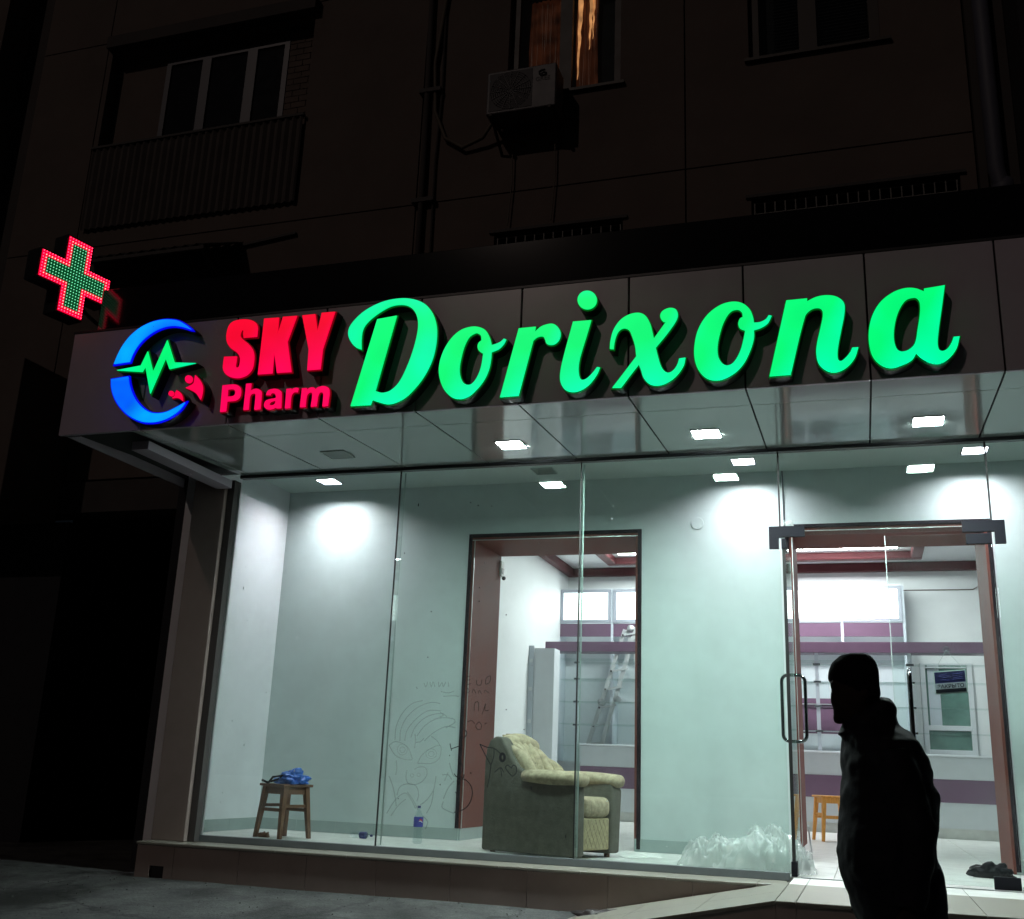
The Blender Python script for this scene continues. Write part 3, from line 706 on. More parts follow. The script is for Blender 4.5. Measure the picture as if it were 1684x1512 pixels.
for s_ in (-1, 1): d_handle('handle', dr, (4.03, s_*.006, 1.16), None, (0, s_, 0), .50, .0135, .07)
MB().box(4.47, M[4] - .013, -.016, .016, DH - .085, DH - .011).build('patch_fitting', 'patch_black', dr, bevel=.002)
MB().box(4.47, M[4] - .013, -.016, .016, .006, .085).build('patch_fitting', 'patch_black', dr, bevel=.002)
for (a, b, c_, d_) in ((3.10, 3.36, 3.10, 3.17), (4.45, 4.73, 4.66, 4.73)):
    q = MB(); q.box(a, b, -.018, .018, 2.388, 2.468); q.box(c_, d_, -.018, .018, 2.30, 2.3878); q.build('corner_patch', 'patch_black', sf)

# ================================================================== SIGN LETTERS AND LOGO
YS = YF - .115                                # front plane of the letter faces
def grow(lp, d):
    A = sum(lp[i][0]*lp[(i+1)%len(lp)][1] - lp[(i+1)%len(lp)][0]*lp[i][1] for i in range(len(lp)))
    sg = 1 if A > 0 else -1; out = []; n = len(lp)
    for i in range(n):
        p, a, b = Vector(lp[i]), Vector(lp[i-1]), Vector(lp[(i+1) % n])
        e1, e2 = (p - a), (b - p)
        if e1.length < 1e-7 or e2.length < 1e-7: out.append(tuple(p)); continue
        n1 = Vector((e1.y, -e1.x)).normalized()*sg; n2 = Vector((e2.y, -e2.x)).normalized()*sg
        m = n1 + n2
        if m.length < .25: m = n1
        m.normalize(); k = d / max(.45, m.dot(n1)); out.append(tuple(p + m*k))
    return out
def trace(pts, org, s, y=YS, n=6):
    r = []
    for p in outline(pts, n):
        q = at(org[0] + p.x/s, org[1] + p.y/s, 1, y); r.append((q.x, q.z))
    return r
c = 1
ZA, SA = (560, 480), 1684/290; ZBB, SB = (810, 460), 1684/340; ZC, SC = (1120, 450), 1684/480; ZK, SK = (350, 500), 1684/220; ZL, SL = (160, 510), 1512/200
def sign_part(parent, loops, face, rim, rimw=.006, name='face', ret='return', deep=None):
    y = YS
    flat_shape(name, loops, y, .010, face, parent)
    big = [grow(loops[0], rimw)] + [grow(h_, -rimw) for h_ in loops[1:]]
    flat_shape('rim', big, y + .0102, .016, rim, parent)
    big2 = [grow(loops[0], rimw + .002)] + [grow(h_, -rimw - .002) for h_ in loops[1:]]
    flat_shape(ret, big2, y + .0264, YF - y - .0268, 'letter_return', parent)
def letter(nm, label, loops, face, rim, group):
    xs_ = [p[0] for p in loops[0]]; zs_ = [p[1] for p in loops[0]]
    t = thing('sign_letter', label, 'letter', ((min(xs_)+max(xs_))/2, YF, min(zs_)), group=group)
    sign_part(t, loops, face, rim); return t
GR = 'green letters of the shop sign'
D_ = [(350,262,c),(535,228,c),(330,948,c),(400,965),(480,940),(560,860),(640,700),(700,530),(735,380),(740,290),(725,220),(690,165),(640,132),(570,122),(480,138),(390,185),(300,250),(240,310),(210,365),(197,450),(197,550,c),(140,525),(95,470),(73,410),(80,350),(120,285),(200,205),(300,140),(420,90),(540,66),(640,64),(740,85),(820,130),(880,210),(912,310),(918,410),(905,530),(870,660),(800,800),(710,920),(610,1015),(520,1060),(450,1073),(380,1058),(303,1033,c),(285,1080,c),(95,1090,c)]
letter('D', 'glowing green script capital D with a curling swash', [trace(D_, ZA, SA)], 'neon_green', 'rim_green', GR)
o1 = [(1440,510,c),(1490,495),(1530,475),(1560,447,c),(1580,455,c),(1555,500),(1510,545),(1440,575,c),(1435,640),(1415,740),(1370,840),(1300,930),(1220,1000),(1140,1023),(1060,1005),(990,935),(950,840),(938,740),(955,640),(1000,530),(1070,430),(1150,365),(1240,335),(1310,335),(1380,365),(1420,430),(1435,480)]
o1h = [(1290,393),(1230,430),(1185,510),(1155,610),(1135,720),(1140,800),(1165,860),(1205,888),(1250,880),(1300,820),(1340,720),(1362,590,c),(1320,560),(1308,520),(1320,485),(1345,465,c),(1340,420),(1315,398)]
letter('o', 'glowing green letter o right beside the capital D', [trace(o1, ZA, SA), trace(o1h, ZA, SA)], 'neon_green', 'rim_green', GR)
r1 = [(213,397,c),(350,383,c),(342,428,c),(390,385),(440,365),(490,360),(530,385),(552,430),(545,480),(515,518),(475,530),(440,520),(428,490),(415,466),(395,460),(360,470),(330,495,c),(210,945,c),(60,957,c)]
letter('r', 'glowing green letter r between an o and the dotted i', [trace(r1, ZBB, SB)], 'neon_green', 'rim_green', GR)
i1 = [(655,342,c),(802,330,c),(770,440),(715,620),(700,700),(702,770),(720,812),(750,814),(790,785),(830,740),(850,712,c),(873,715,c),(850,770),(790,850),(720,900),(650,915),(590,895),(555,840),(550,770),(570,660)]
li = letter('i', 'glowing green letter i with a round dot', [trace(i1, ZBB, SB)], 'neon_green', 'rim_green', GR)
dot = [(770 + 78*math.cos(R_(a)), 165 + 75*math.sin(R_(a))) for a in range(0, 360, 20)]
sign_part(li, [trace(dot, ZBB, SB)], 'neon_green', 'rim_green', name='dot', ret='dot_return')
x1 = [(955,562,c),(960,500),(985,410),(1040,330),(1110,285),(1185,270),(1240,290),(1280,350),(1300,420),(1313,480,c),(1350,430),(1400,360),(1415,345,c),(1390,340),(1368,310),(1370,275),(1400,245),(1450,230),(1495,245),(1508,290),(1490,340),(1420,440),(1328,552,c),(1345,620),(1370,700),(1400,745),(1435,758),(1475,735),(1505,690),(1520,642,c),(1570,635,c),(1555,700),(1500,780),(1430,835),(1350,862),(1280,850),(1230,800),(1210,740),(1190,690,c),(1120,780),(1045,880,c),(975,880,c),(1060,770),(1170,625,c),(1160,540),(1135,460),(1110,410),(1070,395),(1030,415),(1005,460),(990,520),(985,565,c)]
letter('x', 'glowing green script letter x right of the dotted i', [trace(x1, ZBB, SB)], 'neon_green', 'rim_green', GR)
o2 = [(420,283,c),(455,280),(490,262),(505,240,c),(522,243,c),(500,285),(460,312),(420,325,c),(420,370),(400,440),(360,520),(300,580),(220,615),(150,605),(100,555),(78,490),(78,410),(100,320),(150,240),(220,185),(290,163),(350,170),(395,205),(415,250)]
o2h = [(325,207),(285,220),(250,270),(225,340),(210,420),(215,480),(240,520),(270,530),(305,510),(340,450),(360,380),(370,328,c),(340,315),(330,290),(340,260),(356,250,c),(350,222)]
letter('o', 'glowing green letter o between the x and the n', [trace(o2, ZC, SC), trace(o2h, ZC, SC)], 'neon_green', 'rim_green', GR)
n1 = [(607,155,c),(727,143,c),(727,160,c),(780,135),(840,125),(900,135),(940,170),(942,230),(925,320),(905,430),(905,490),(920,505),(945,490),(975,455),(988,427,c),(1023,425,c),(1000,490),(950,545),(890,570),(840,560),(795,520),(780,460),(785,400),(805,310),(818,240),(810,205),(780,197),(745,210),(715,245),(632,583,c),(510,592,c)]
letter('n', 'glowing green letter n just before the final letter', [trace(n1, ZC, SC)], 'neon_green', 'rim_green', GR)
a1 = [(1402,87,c),(1522,67,c),(1507,180),(1482,370),(1485,430),(1505,447),(1535,435),(1560,400),(1573,365,c),(1608,362,c),(1590,430),(1545,490),(1490,520),(1440,515),(1390,490),(1357,460,c),(1330,500),(1270,530),(1210,545),(1150,525),(1105,475),(1085,400),(1085,320),(1105,240),(1150,165),(1220,110),(1290,85),(1350,85),(1402,103,c)]
a1h = [(1345,137),(1300,150),(1265,195),(1240,260),(1228,340),(1232,400),(1250,440),(1280,450),(1320,435),(1350,400),(1365,320),(1378,230),(1378,170),(1365,145)]
letter('a', 'glowing green letter a ending the long green word', [trace(a1, ZC, SC), trace(a1h, ZC, SC)], 'neon_green', 'rim_green', GR)
RD = 'red block capitals of the sign'
S_ = [(552,412,c),(385,425,c),(380,370),(383,335),(365,328),(345,370),(345,410),(380,450),(440,500),(495,570),(515,640),(512,730),(490,820),(430,890),(350,925),(280,930),(200,910),(150,870),(125,810),(130,740),(140,665,c),(298,660,c),(290,730),(283,780),(300,802),(325,790),(340,720),(335,660),(300,610),(230,560),(185,500),(168,430),(178,340),(210,260),(270,215),(370,195),(460,200),(530,230),(558,280),(560,340)]
letter('S', 'glowing red block capital S above the small pink word', [trace(S_, ZK, SK)], 'neon_red', 'rim_red', RD)
letter('K', 'glowing red block capital K', [trace([(645,185,c),(828,172,c),(813,385,c),(882,163,c),(1055,150,c),(935,475,c),(985,855,c),(805,865,c),(770,600,c),(745,872,c),(565,885,c)], ZK, SK)], 'neon_red', 'rim_red', RD)
letter('Y', 'glowing red block capital Y', [trace([(1125,145,c),(1285,128,c),(1315,345,c),(1370,112,c),(1535,98,c),(1380,570,c),(1350,820,c),(1187,832,c),(1205,570,c)], ZK, SK)], 'neon_red', 'rim_red', RD)
PK = 'small pink letters under the red capitals'
letter('P', 'small glowing pink capital P', [trace([(120,1025,c),(280,1015),(335,1045),(350,1100),(335,1170),(290,1210),(220,1222),(175,1225,c),(160,1350,c),(90,1357,c)], ZK, SK), trace([(185,1075,c),(250,1072),(278,1095),(275,1140),(245,1162),(180,1165,c)], ZK, SK)], 'neon_pink', 'rim_red', PK)
letter('h', 'small glowing pink letter h', [trace([(418,1005,c),(480,1000,c),(470,1095,c),(520,1070),(570,1072),(605,1100),(608,1150),(592,1325,c),(520,1328,c),(535,1170),(530,1130),(500,1125),(470,1145),(458,1190),(445,1328,c),(383,1332,c)], ZK, SK)], 'neon_pink', 'rim_red', PK)
letter('a', 'small glowing pink letter a', [trace([(668,1145,c),(690,1095),(740,1072),(800,1070),(850,1095),(860,1140),(858,1230),(855,1310,c),(795,1312,c),(790,1295,c),(750,1320),(690,1325),(650,1300),(645,1255),(670,1215),(730,1195),(790,1180),(785,1140),(760,1120),(730,1125),(720,1148,c)], ZK, SK), trace([(785,1215,c),(730,1230),(708,1255),(720,1275),(760,1270),(785,1245)], ZK, SK)], 'neon_pink', 'rim_red', PK)
letter('r', 'small glowing pink letter r', [trace([(925,1070,c),(985,1065,c),(980,1095,c),(1010,1065),(1050,1055),(1075,1060,c),(1062,1110,c),(1020,1110),(990,1140),(978,1190),(968,1307,c),(905,1312,c)], ZK, SK)], 'neon_pink', 'rim_red', PK)
letter('m', 'small glowing pink letter m', [trace([(1120,1062,c),(1180,1058,c),(1180,1085,c),(1220,1055),(1270,1052),(1290,1075,c),(1330,1045),(1400,1035),(1450,1055),(1465,1110),(1455,1200),(1443,1282,c),(1378,1287,c),(1390,1150),(1380,1115),(1350,1110),(1325,1140),(1300,1285,c),(1232,1290,c),(1250,1150),(1240,1115),(1210,1115),(1180,1150),(1160,1295,c),(1095,1298,c)], ZK, SK)], 'neon_pink', 'rim_red', PK)
lg = thing('logo_sign', 'lit logo of blue crescents, green pulse line and red figures', 'logo', (-1.2, YF, ZB + .1))
sign_part(lg, [trace([(205,668,c),(250,560),(315,440),(405,325),(525,225),(665,155),(800,122),(900,119),(1000,134),(1090,180),(1170,243,c),(1060,208),(940,192),(820,210),(700,262),(590,340),(495,440),(430,550),(395,640,c)], ZL, SL)], 'neon_blue', 'rim_blue', .011, 'upper_crescent', 'crescent_return')
sign_part(lg, [trace([(170,862,c),(378,828,c),(388,910),(415,1005),(465,1110),(545,1205),(645,1270),(740,1286),(850,1270),(970,1215),(1085,1150,c),(1020,1235),(920,1312),(800,1368),(680,1392),(560,1387),(440,1342),(335,1265),(245,1155),(195,1050),(172,950)], ZL, SL)], 'neon_blue', 'rim_blue', .011, 'lower_crescent', 'crescent_return')
sign_part(lg, [trace([(240,748,c),(540,690,c),(625,515,c),(690,770,c),(868,375,c),(955,652,c),(1220,660,c),(895,732,c),(847,597,c),(655,1037,c),(596,700,c),(556,768,c)], ZL, SL)], 'neon_green', 'rim_green', .006, 'pulse_line', 'pulse_return')
sign_part(lg, [trace([(1215,808,c),(1270,870),(1305,950),(1300,1040),(1280,1115,c),(1230,1040),(1160,995),(1095,968,c),(1150,940),(1195,910),(1205,860)], ZL, SL)], 'neon_red', 'rim_red', .004, 'figure_body', 'figure_return')
sign_part(lg, [trace([(1135 + 46*math.cos(R_(a)), 860 + 48*math.sin(R_(a))) for a in range(0, 360, 24)], ZL, SL)], 'neon_red', 'rim_red', .004, 'figure_head', 'figure_return')
sign_part(lg, [trace([(985,995,c),(1030,1030),(1055,1080),(1058,1130,c),(1020,1100),(980,1088),(930,1095,c),(962,1062),(968,1030)], ZL, SL)], 'neon_red', 'rim_red', .004, 'figure_body', 'figure_return')
sign_part(lg, [trace([(917 + 33*math.cos(R_(a)), 1038 + 33*math.sin(R_(a))) for a in range(0, 360, 24)], ZL, SL)], 'neon_red', 'rim_red', .003, 'figure_head', 'figure_return')

# ---------------------------------------------------------------- LED pharmacy cross standing out from the corner
cc = Vector((-2.2, -1.67, 4.325)); ph = R_(13); Hh = Vector((math.sin(ph), math.cos(ph), 0)); Nn = Vector((Hh.y, -Hh.x, 0)); ZZ = Vector((0, 0, 1))
cx_ = thing('led_cross', 'red and green LED pharmacy cross at the corner of the canopy', 'cross sign', (-2.3, -1.6, 3.9))
def cross_pts(a, b, off): return [cc + Hh*u + ZZ*v + Nn*off for (u, v) in ((-b,-a),(b,-a),(b,-b*1),(a,-b),(a,b),(b,b),(b,a),(-b,a),(-b,b),(-a,b),(-a,-b),(-b,-b))]
A_, B_ = .325, .112
MB().prism(cross_pts(A_ + .012, B_ + .012, -.16), Nn*.158).build('casing', 'led_case', cx_)
MB().prism(cross_pts(A_, B_, 0), Nn*.003).build('red_field', 'led_glow_red', cx_)
MB().prism(cross_pts(A_ - .052, B_ - .045, .0035), Nn*.003).build('green_field', 'led_glow_green', cx_)
red, grn, edg = MB(), MB(), MB(); NL = 25; st = 2*(A_ - .012)/(NL - 1)
def inside(u, v, a, b): return (abs(u) <= a and abs(v) <= b) or (abs(u) <= b and abs(v) <= a)
for i in range(NL):
    for j in range(NL):
        u, v = -A_ + .012 + i*st, -A_ + .012 + j*st
        if not inside(u, v, A_, B_): continue
        if inside(u, v, A_ - .062, B_ - .055): tgt = grn
        elif inside(u, v, A_ - .038, B_ - .030): tgt = edg
        else: tgt = red
        p = cc + Hh*u + ZZ*v + Nn*.007; r_ = .0058
        tgt.add([p + Hh*r_, p + ZZ*r_, p - Hh*r_, p - ZZ*r_, p + Nn*.008], [(0,1,4),(1,2,4),(2,3,4),(3,0,4),(3,2,1,0)])
for nm, q, mt in (('red_leds', red, 'led_red'), ('green_leds', grn, 'led_green'), ('border_leds', edg, 'led_edge')):
    o = q.build(nm, mt, cx_); o['kind'] = 'stuff'
MB().bar(cc - Nn*.08 + Hh*.2 - ZZ*.0, Vector((-2.16, -1.0, 4.2)), .04).build('mounting_arm', 'dark_metal', cx_)
MB().bar(Vector((-2.16, -1.02, 4.22)), Vector((-2.10, -1.02, 3.80)), .05).build('mounting_post', 'dark_metal', cx_)

# ---------------------------------------------------------------- recessed lamps
def lamp(x, y, z, lit, label, outdoor, w=.19, well=0.0):
    t = thing('ceiling_light', label, 'ceiling light', (x, y, z), group='square recessed lamps')
    q = MB(); a, b = w/2, w/2 + .010
    for (x0, x1, y0, y1) in ((-b, b, -b, -a), (-b, b, a, b), (-b, -a, -a, a), (a, b, -a, a)): q.box(x + x0, x + x1, y + y0, y + y1, z - .008, z + .004)
    q.build('frame', 'pvc_white' if lit else 'lamp_off', t)
    if well:  # added recess that keeps glancing lamp light off the wall
        h_ = MB(); i_ = a - .002
        for (x0, x1, y0, y1) in ((-a + .0005, a - .0005, -a + .0005, -i_), (-a + .0005, a - .0005, i_, a - .0005), (-a + .0005, -i_, -i_, i_), (i_, a - .0005, -i_, i_)): h_.box(x + x0, x + x1, y + y0, y + y1, z + .005, z + well + .01)
        h_.build('added_well', 'sensor_white', t); a = i_; z += well
    MB().box(x - a, x + a, y - a, y + a, z - .006, z + .002).build('diffuser', ('lamp_out' if outdoor else 'lamp_white') if lit else 'lamp_off', t)
sy = -.60; szz = sofz(sy) - .004
for x, lit, lb in ((-.26, 0, 'unlit square lamp in the soffit above the first window pane'), (1.225, 1, 'lit square soffit lamp outside between the D and the r'), (2.72, 1, 'lit square soffit lamp outside under the green x'), (4.235, 1, 'lit square soffit lamp outside above the doors')):
    lamp(x, sy, szz, lit, lb, True)
for x, lit, lb in ((-1.30, 1, 'lit square lamp in the ceiling above the stool'), (.955, 0, 'unlit square lamp in the ceiling above the armchair'), (2.80, 1, 'lit square ceiling lamp indoors left of the doors'), (4.71, 1, 'lit square ceiling lamp indoors by the second opening')):
    lamp(x, IN_Y, CEIL - .002, lit, lb, False, LW, WELL)

# ================================================================== INNER ROOM
fr = thing('ceiling_light_frame', 'red brown timber frame round the strip lights on the inner ceiling', 'ceiling frame', (2.2, 6.4, 3.8))
p1 = at(980, 911, 2, 3.82); p2 = at(1520, 901, 2, 3.82); fx0, fx1 = p1.x, p2.x; fy0, fy1 = 7.0, 8.2
for (x0, x1, y0, y1) in ((fx0, fx1, fy0, fy0 + .16), (fx0, fx1, fy1 - .16, fy1), (fx0, fx0 + .16, fy0 + .16, fy1 - .16), (fx1 - .16, fx1, fy0 + .16, fy1 - .16)):
    MB().box(x0, x1, y0, y1, 3.79, 3.899).build('board', 'crown_brown', fr, bevel=.02)
for (a, b, lb) in ((fx0 + .3, fx0 + 2.0, 'strip light in the brown ceiling frame seen through the first opening'), (fx1 - 2.1, fx1 - .35, 'strip light in the brown ceiling frame seen through the glass doors')):
    t = thing('strip_light', lb, 'strip light', ((a+b)/2, 7.5, 3.86))
    MB().box(a - .03, b + .03, 7.37, 7.63, 3.87, 3.899).build('tray', 'laminate_white', t); MB().box(a, b, 7.4, 7.6, 3.845, 3.869).build('diffuser', 'tube_white', t, bevel=.008)

# wall cabinet: light boxes, mauve drawers, glass shelves
YC = 8.55
cb = thing('display_cabinet', 'tall white wall cabinet with light boxes and glass shelves', 'cabinet', (1.7, 8.8, 0))
LX = at(921, 968, 1, YC).x; RX = at(1483, 963, 1, YC).x; bays = 6; bw = (RX - LX)/bays
zt = at(1200, 965, 1, YC).z; zb_ = at(1200, 1024, 1, YC).z; zm = at(1200, 1047, 1, YC).z
MB().box(LX, RX, 8.95, 8.998, .1, zt).build('back_panel', 'laminate_white', cb)
MB().box(LX, RX, YC, 8.949, zt - .02, zt).build('top_board', 'laminate_white', cb)
for k in range(bays + 1):
    x = LX + bw*k; MB().box(x - .02, x + .02, YC, 8.949, .0, zt - .021).build('upright', 'laminate_grey', cb)
for k in range(bays):
    x0, x1_ = LX + bw*k + .021, LX + bw*(k+1) - .021
    q = MB(); q.box(x0, x1_, YC - .02, YC + .02, zt - .07, zt - .021); q.box(x0, x1_, YC - .02, YC + .02, zb_, zb_ + .05); q.box(x0, x0 + .05, YC - .02, YC + .02, zb_ + .05, zt - .07); q.box(x1_ - .05, x1_, YC - .02, YC + .02, zb_ + .05, zt - .07)
    lb = q.build('light_box', 'frame_grey', cb)
    MB().box(x0 + .05, x1_ - .05, YC - .006, YC + .01, zb_ + .05, zt - .07).build('lit_panel', 'lightbox', lb)
    MB().box(x0, x1_, YC + .0, YC + .03, zm, zb_ - .012).build('fascia_board', 'mauve', cb)
    MB().box(x0, x1_, YC, 8.949, .0, .82).build('base_cupboard', 'laminate_white', cb)
    for z in (1.05, 1.38, 1.72, 2.06, 2.38):
        MB().box(x0, x1_, YC + .02, 8.94, z, z + .008).build('glass_shelf', 'shelf_glass', cb)
    if k in (2, 4):
        MB().box(x0, x1_, YC + .0, YC + .03, 1.33, 1.83).build('drawer', 'mauve', cb)
        MB().box(x0 + .1, x1_ - .1, YC - .03, YC - .001, 1.74, 1.752).build('drawer_handle', 'aluminium', cb)
        MB().box(x0, x1_, YC - .001, YC + .035, 1.31, 1.329).build('drawer_edge', 'laminate_white', cb)
# sales counter with header beam
YK = 7.75
ct = thing('sales_counter', 'white sales counter with a mauve stripe and glass display above', 'counter', (2.4, YK, 0))
kx0, kx1 = -.28, 5.60
zs1, zs2, zc = at(1500, 1318, 1, YK).z, at(1500, 1280, 1, YK).z, at(1500, 1240, 1, YK).z
MB().box(kx0, kx1, YK, YK + .5, .13, zs1).build('front_panel', 'laminate_white', ct); MB().box(kx0, kx1, YK - .006, YK + .49, zs1 + .001, zs2).build('stripe', 'mauve', ct); MB().box(kx0, kx1, YK, YK + .5, zs2 + .001, zc - .03).build('front_panel', 'laminate_white', ct)
MB().box(kx0 - .02, kx1, YK - .06, YK + .55, zc - .029, zc).build('counter_top', 'laminate_white', ct, bevel=.006)
MB().box(kx0 + .02, kx1, YK + .05, YK + .48, .0, .129).build('kick_plate', 'floor_tile', ct)
hz0, hz1 = at(1200, 1073, 1, YK).z, at(1200, 1056, 1, YK).z
MB().box(at(855, 1056, 1, YK).x, kx1, YK - .02, YK + .3, hz0, hz1).build('header_beam', 'mauve', ct, bevel=.004)
for px in (948, 1170, 1345, 1500, 1632):
    x = at(px, 1150, 1, YK).x; MB().box(x - .025, x + .025, YK + .02, YK + .08, zc, hz0).build('upright', 'laminate_grey', ct)
    for f in (.2, .45, .7, .88): MB().box(x - .05, x + .05, YK + .012, YK + .028, zc + (hz0 - zc)*f - .014, zc + (hz0 - zc)*f + .014).build('shelf_clip', 'chrome', ct)
for f in (.2, .45, .7, .88): MB().box(at(948, 1150, 1, YK).x, kx1 - .02, YK + .03, YK + .28, zc + (hz0 - zc)*f, zc + (hz0 - zc)*f + .008).build('glass_shelf', 'shelf_glass', ct)
# open cupboard door at the end of the counter
dx0, dx1 = at(835, 1100, 1, 6.9).x, at(878, 1100, 1, 6.9).x
cd = thing('cupboard_door', 'tall pale grey cupboard door standing open left of the counter', 'cupboard door', ((dx0+dx1)/2, 6.9, 0))
MB().box(dx0, dx1, 6.88, 6.90, 0.0, at(850, 1062, 1, 6.9).z).build('door_board', 'laminate_grey', cd, bevel=.002)
MB().box(dx1 + .001, dx1 + .30, 6.905, 7.2, 0.0, at(850, 1066, 1, 6.9).z).build('cupboard_side', 'laminate_white', cd)
for z in (1.3, 1.75, 2.15): MB().box(dx1 - .06, dx1 - .01, 6.86, 6.879, z, z + .05).build('hinge', 'aluminium', cd)
# rear window
rw = thing('rear_window', 'white framed window with a dull green pane in the rear wall', 'window', (4.9, 9.0, 1.1))
a, b, z0, z1 = 4.535, 5.245, 1.105, 2.395
q = MB(); q.box(a, a+.07, 8.97, 9.1, z0, z1); q.box(b-.07, b, 8.97, 9.1, z0, z1); q.box(a+.07, b-.07, 8.97, 9.1, z1-.07, z1); q.box(a+.07, b-.07, 8.97, 9.1, z0, z0+.06); q.box(a+.07, b-.07, 8.972, 9.08, z0 + .33, z0 + .40)
q.build('frame', 'laminate_white', rw, bevel=.004)
MB().box(a+.07, b-.07, 9.03, 9.036, z0+.06, z0+.33).build('pane', 'pane_green', rw); MB().box(a+.07, b-.07, 9.03, 9.036, z0+.40, z1-.07).build('pane', 'pane_green', rw)
MB().box(a+.1, a+.26, 9.018, 9.028, z0+.40, z1-.08).build('dark_curtain', 'laminate_grey', rw)
MB().box(a-.06, b+.1, 8.86, 8.97, z0-.035, z0-.002).build('sill', 'laminate_white', rw)
# folding ladder behind the counter
lt = thing('folding_ladder', 'folding aluminium ladder leaning behind the counter', 'ladder', (1.0, 8.2, 0))
YLd = 8.38
P0 = at(970, 1215, 1, YLd); P1 = at(1028, 1036, 1, YLd)
ax_ = (P1 - P0).normalized(); side = Vector((.24, .0, .04))
for o_ in (0, 1):
    bs = side*o_*1.05
    lo = P0 - ax_*1.25 + bs; MB().bar(lo, P1 + bs*.7, .062, .03, up=(0, 1, 0)).build('stile', 'ladder_alu', lt, bevel=.004)
    MB().bar(P1 + bs*.7 + Vector((.03,0,0)), P1 + Vector((.26 + .1*o_, .05, -.75)), .06, .03, up=(0, 1, 0)).build('stile', 'ladder_alu', lt, bevel=.004)
for k in range(8):
    p = P0 + (P1 - P0)*(k/6.0 - .22); MB().bar(p + Vector((-.01, -.02, 0)), p + side*1.05 + Vector((.01, -.02, 0)), .028).build('rung', 'ladder_alu', lt)
    MB().tube([p + Vector((0, -.03, 0)), p + Vector((0, -.045, 0))], .016, 8).build('rung_cap', 'rubber', lt)
for p in (P1 + side*.4, P0 + (P1 - P0)*.33, P0 + (P1 - P0)*.33 + side*1.05):
    MB().tube([p + Vector((0, -.05, 0)), p + Vector((0, .03, 0))], .055, 14).build('hinge', 'ladder_alu', lt, smooth=True)
# wall intercom and thermostat on the first jamb
it = thing('wall_intercom', 'small dark and white device on the white wall inside the first opening', 'intercom', tuple(at(823, 936, 1, 3.0)))
p = at(824, 936, 1, 2.6); p.x = max(p.x, -.0)
pp = at(824, 936, 0, .155); 
MB().box(.153, .175, pp.y - .05, pp.y + .05, pp.z - .08, pp.z + .08).build('body', 'sensor_white', it, bevel=.004); MB().box(.1751, .18, pp.y - .035, pp.y + .03, pp.z - .055, pp.z + .0).build('screen', 'device_dark', it); MB().ball((.19, pp.y, pp.z - .10), .022).build('knob', 'device_dark', it)
it.location = (.16, pp.y, pp.z)
for ch in it.children: ch.location = -Vector(it.location) + Vector(at(823, 936, 1, 3.0))
# round cover plate, motion sensor
p = at(1147, 861, 1, YB - .004)
tag(MB().tube([(p.x, YB - .0005, p.z), (p.x, YB - .010, p.z)], .057, 28).build('cover_plate', 'plaster_grey', None, bevel=.002), 'round blank cover plate on the grey wall between the openings', 'cover plate')
p = at(1298, 869, 1, YB - .06)
ms = thing('motion_sensor', 'white motion sensor on a bracket at the top corner of the second opening', 'motion sensor', (p.x, YB - .05, p.z))
MB().obox((p.x + .01, YB - .09, p.z), (.030, .004, .012), (-.004, .028, 0), (-.022, 0, .055)).build('body', 'sensor_white', ms, bevel=.008)
MB().obox((p.x + .006, YB - .12, p.z - .008), (.024, 0, .008), (0, .004, 0), (-.012, 0, .030)).build('lens', 'lamp_off', ms, bevel=.003)
MB().box(p.x - .10, p.x - .045, YB - .045, YB - .0005, p.z - .05, p.z + .05).build('wall_box', 'sensor_white', ms, bevel=.006); MB().bar((p.x - .06, YB - .03, p.z - .03), (p.x, YB - .08, p.z - .03), .02).build('bracket', 'sensor_white', ms)
tag(MB().tube([(3.115, YB - .008, 2.90), (3.110, YB - .008, CEIL - .001)], .006, 6).build('wall_cable', 'pvc_white'), 'thin cable running up from the motion sensor to the ceiling', 'cable')
# cable on the rear wall right
q = MB(); z = at(1500, 971, 1, 8.99).z; xa, xb = at(1485, 971, 1, 8.99).x, at(1600, 970, 1, 8.99).x
q.tube([(xa, 8.99, z), (xb, 8.99, z), (xb + .1, 8.985, z + .06), (xb + .14, 8.98, z - .1), (xb + .12, 8.98, z - .32)], .008, 5)
tag(q.build('loose_cable', 'hose'), 'loose cable drooping from the rear wall at the right', 'cable')

# ================================================================== THINGS IN THE FRONT ROOM
def stool(label, loc, rz_, h, w, mat, group):
    t = thing('wooden_stool', label, 'stool', loc, rz_, group)
    MB().box(-w/2, w/2, -w/2, w/2, h - .022, h).build('seat', mat, t, bevel=.006, local=True)
    s1, s2 = w/2 - .045, w/2 - .005
    for sx in (-1, 1):
        for sy_ in (-1, 1):
            q = MB(); T, B = .024, .016
            q.add([(sx*s2 + i*B, sy_*s2 + j*B, 0) for (i, j) in ((-1,-1),(1,-1),(1,1),(-1,1))] + [(sx*s1 + i*T, sy_*s1 + j*T, h - .0225) for (i, j) in ((-1,-1),(1,-1),(1,1),(-1,1))],
                  [(0,3,2,1),(4,5,6,7),(0,1,5,4),(1,2,6,5),(2,3,7,6),(3,0,4,7)]); q.build('leg', mat, t, bevel=.003, local=True)
    for s_ in (-1, 1):
        MB().box(-s1 + .024, s1 - .024, s_*s1 - .012, s_*s1 + .012, h - .085, h - .0225).build('apron', mat, t, local=True); MB().box(s_*s1 - .012, s_*s1 + .012, -s1 + .024, s1 - .024, h - .085, h - .0225).build('apron', mat, t, local=True)
        sm = s1 + .012; zr = h*.52
        MB().box(-sm + .015, sm - .015, s_*sm - .009, s_*sm + .009, zr - .014, zr + .014).build('stretcher', mat, t, local=True); MB().box(s_*sm - .009, s_*sm + .009, -sm + .015, sm - .015, zr + .02, zr + .046).build('stretcher', mat, t, local=True)
    return t
sA = at(436, 1378, 2, 0); sB = at(476, 1381, 2, 0); sC = at(511, 1375, 2, 0)
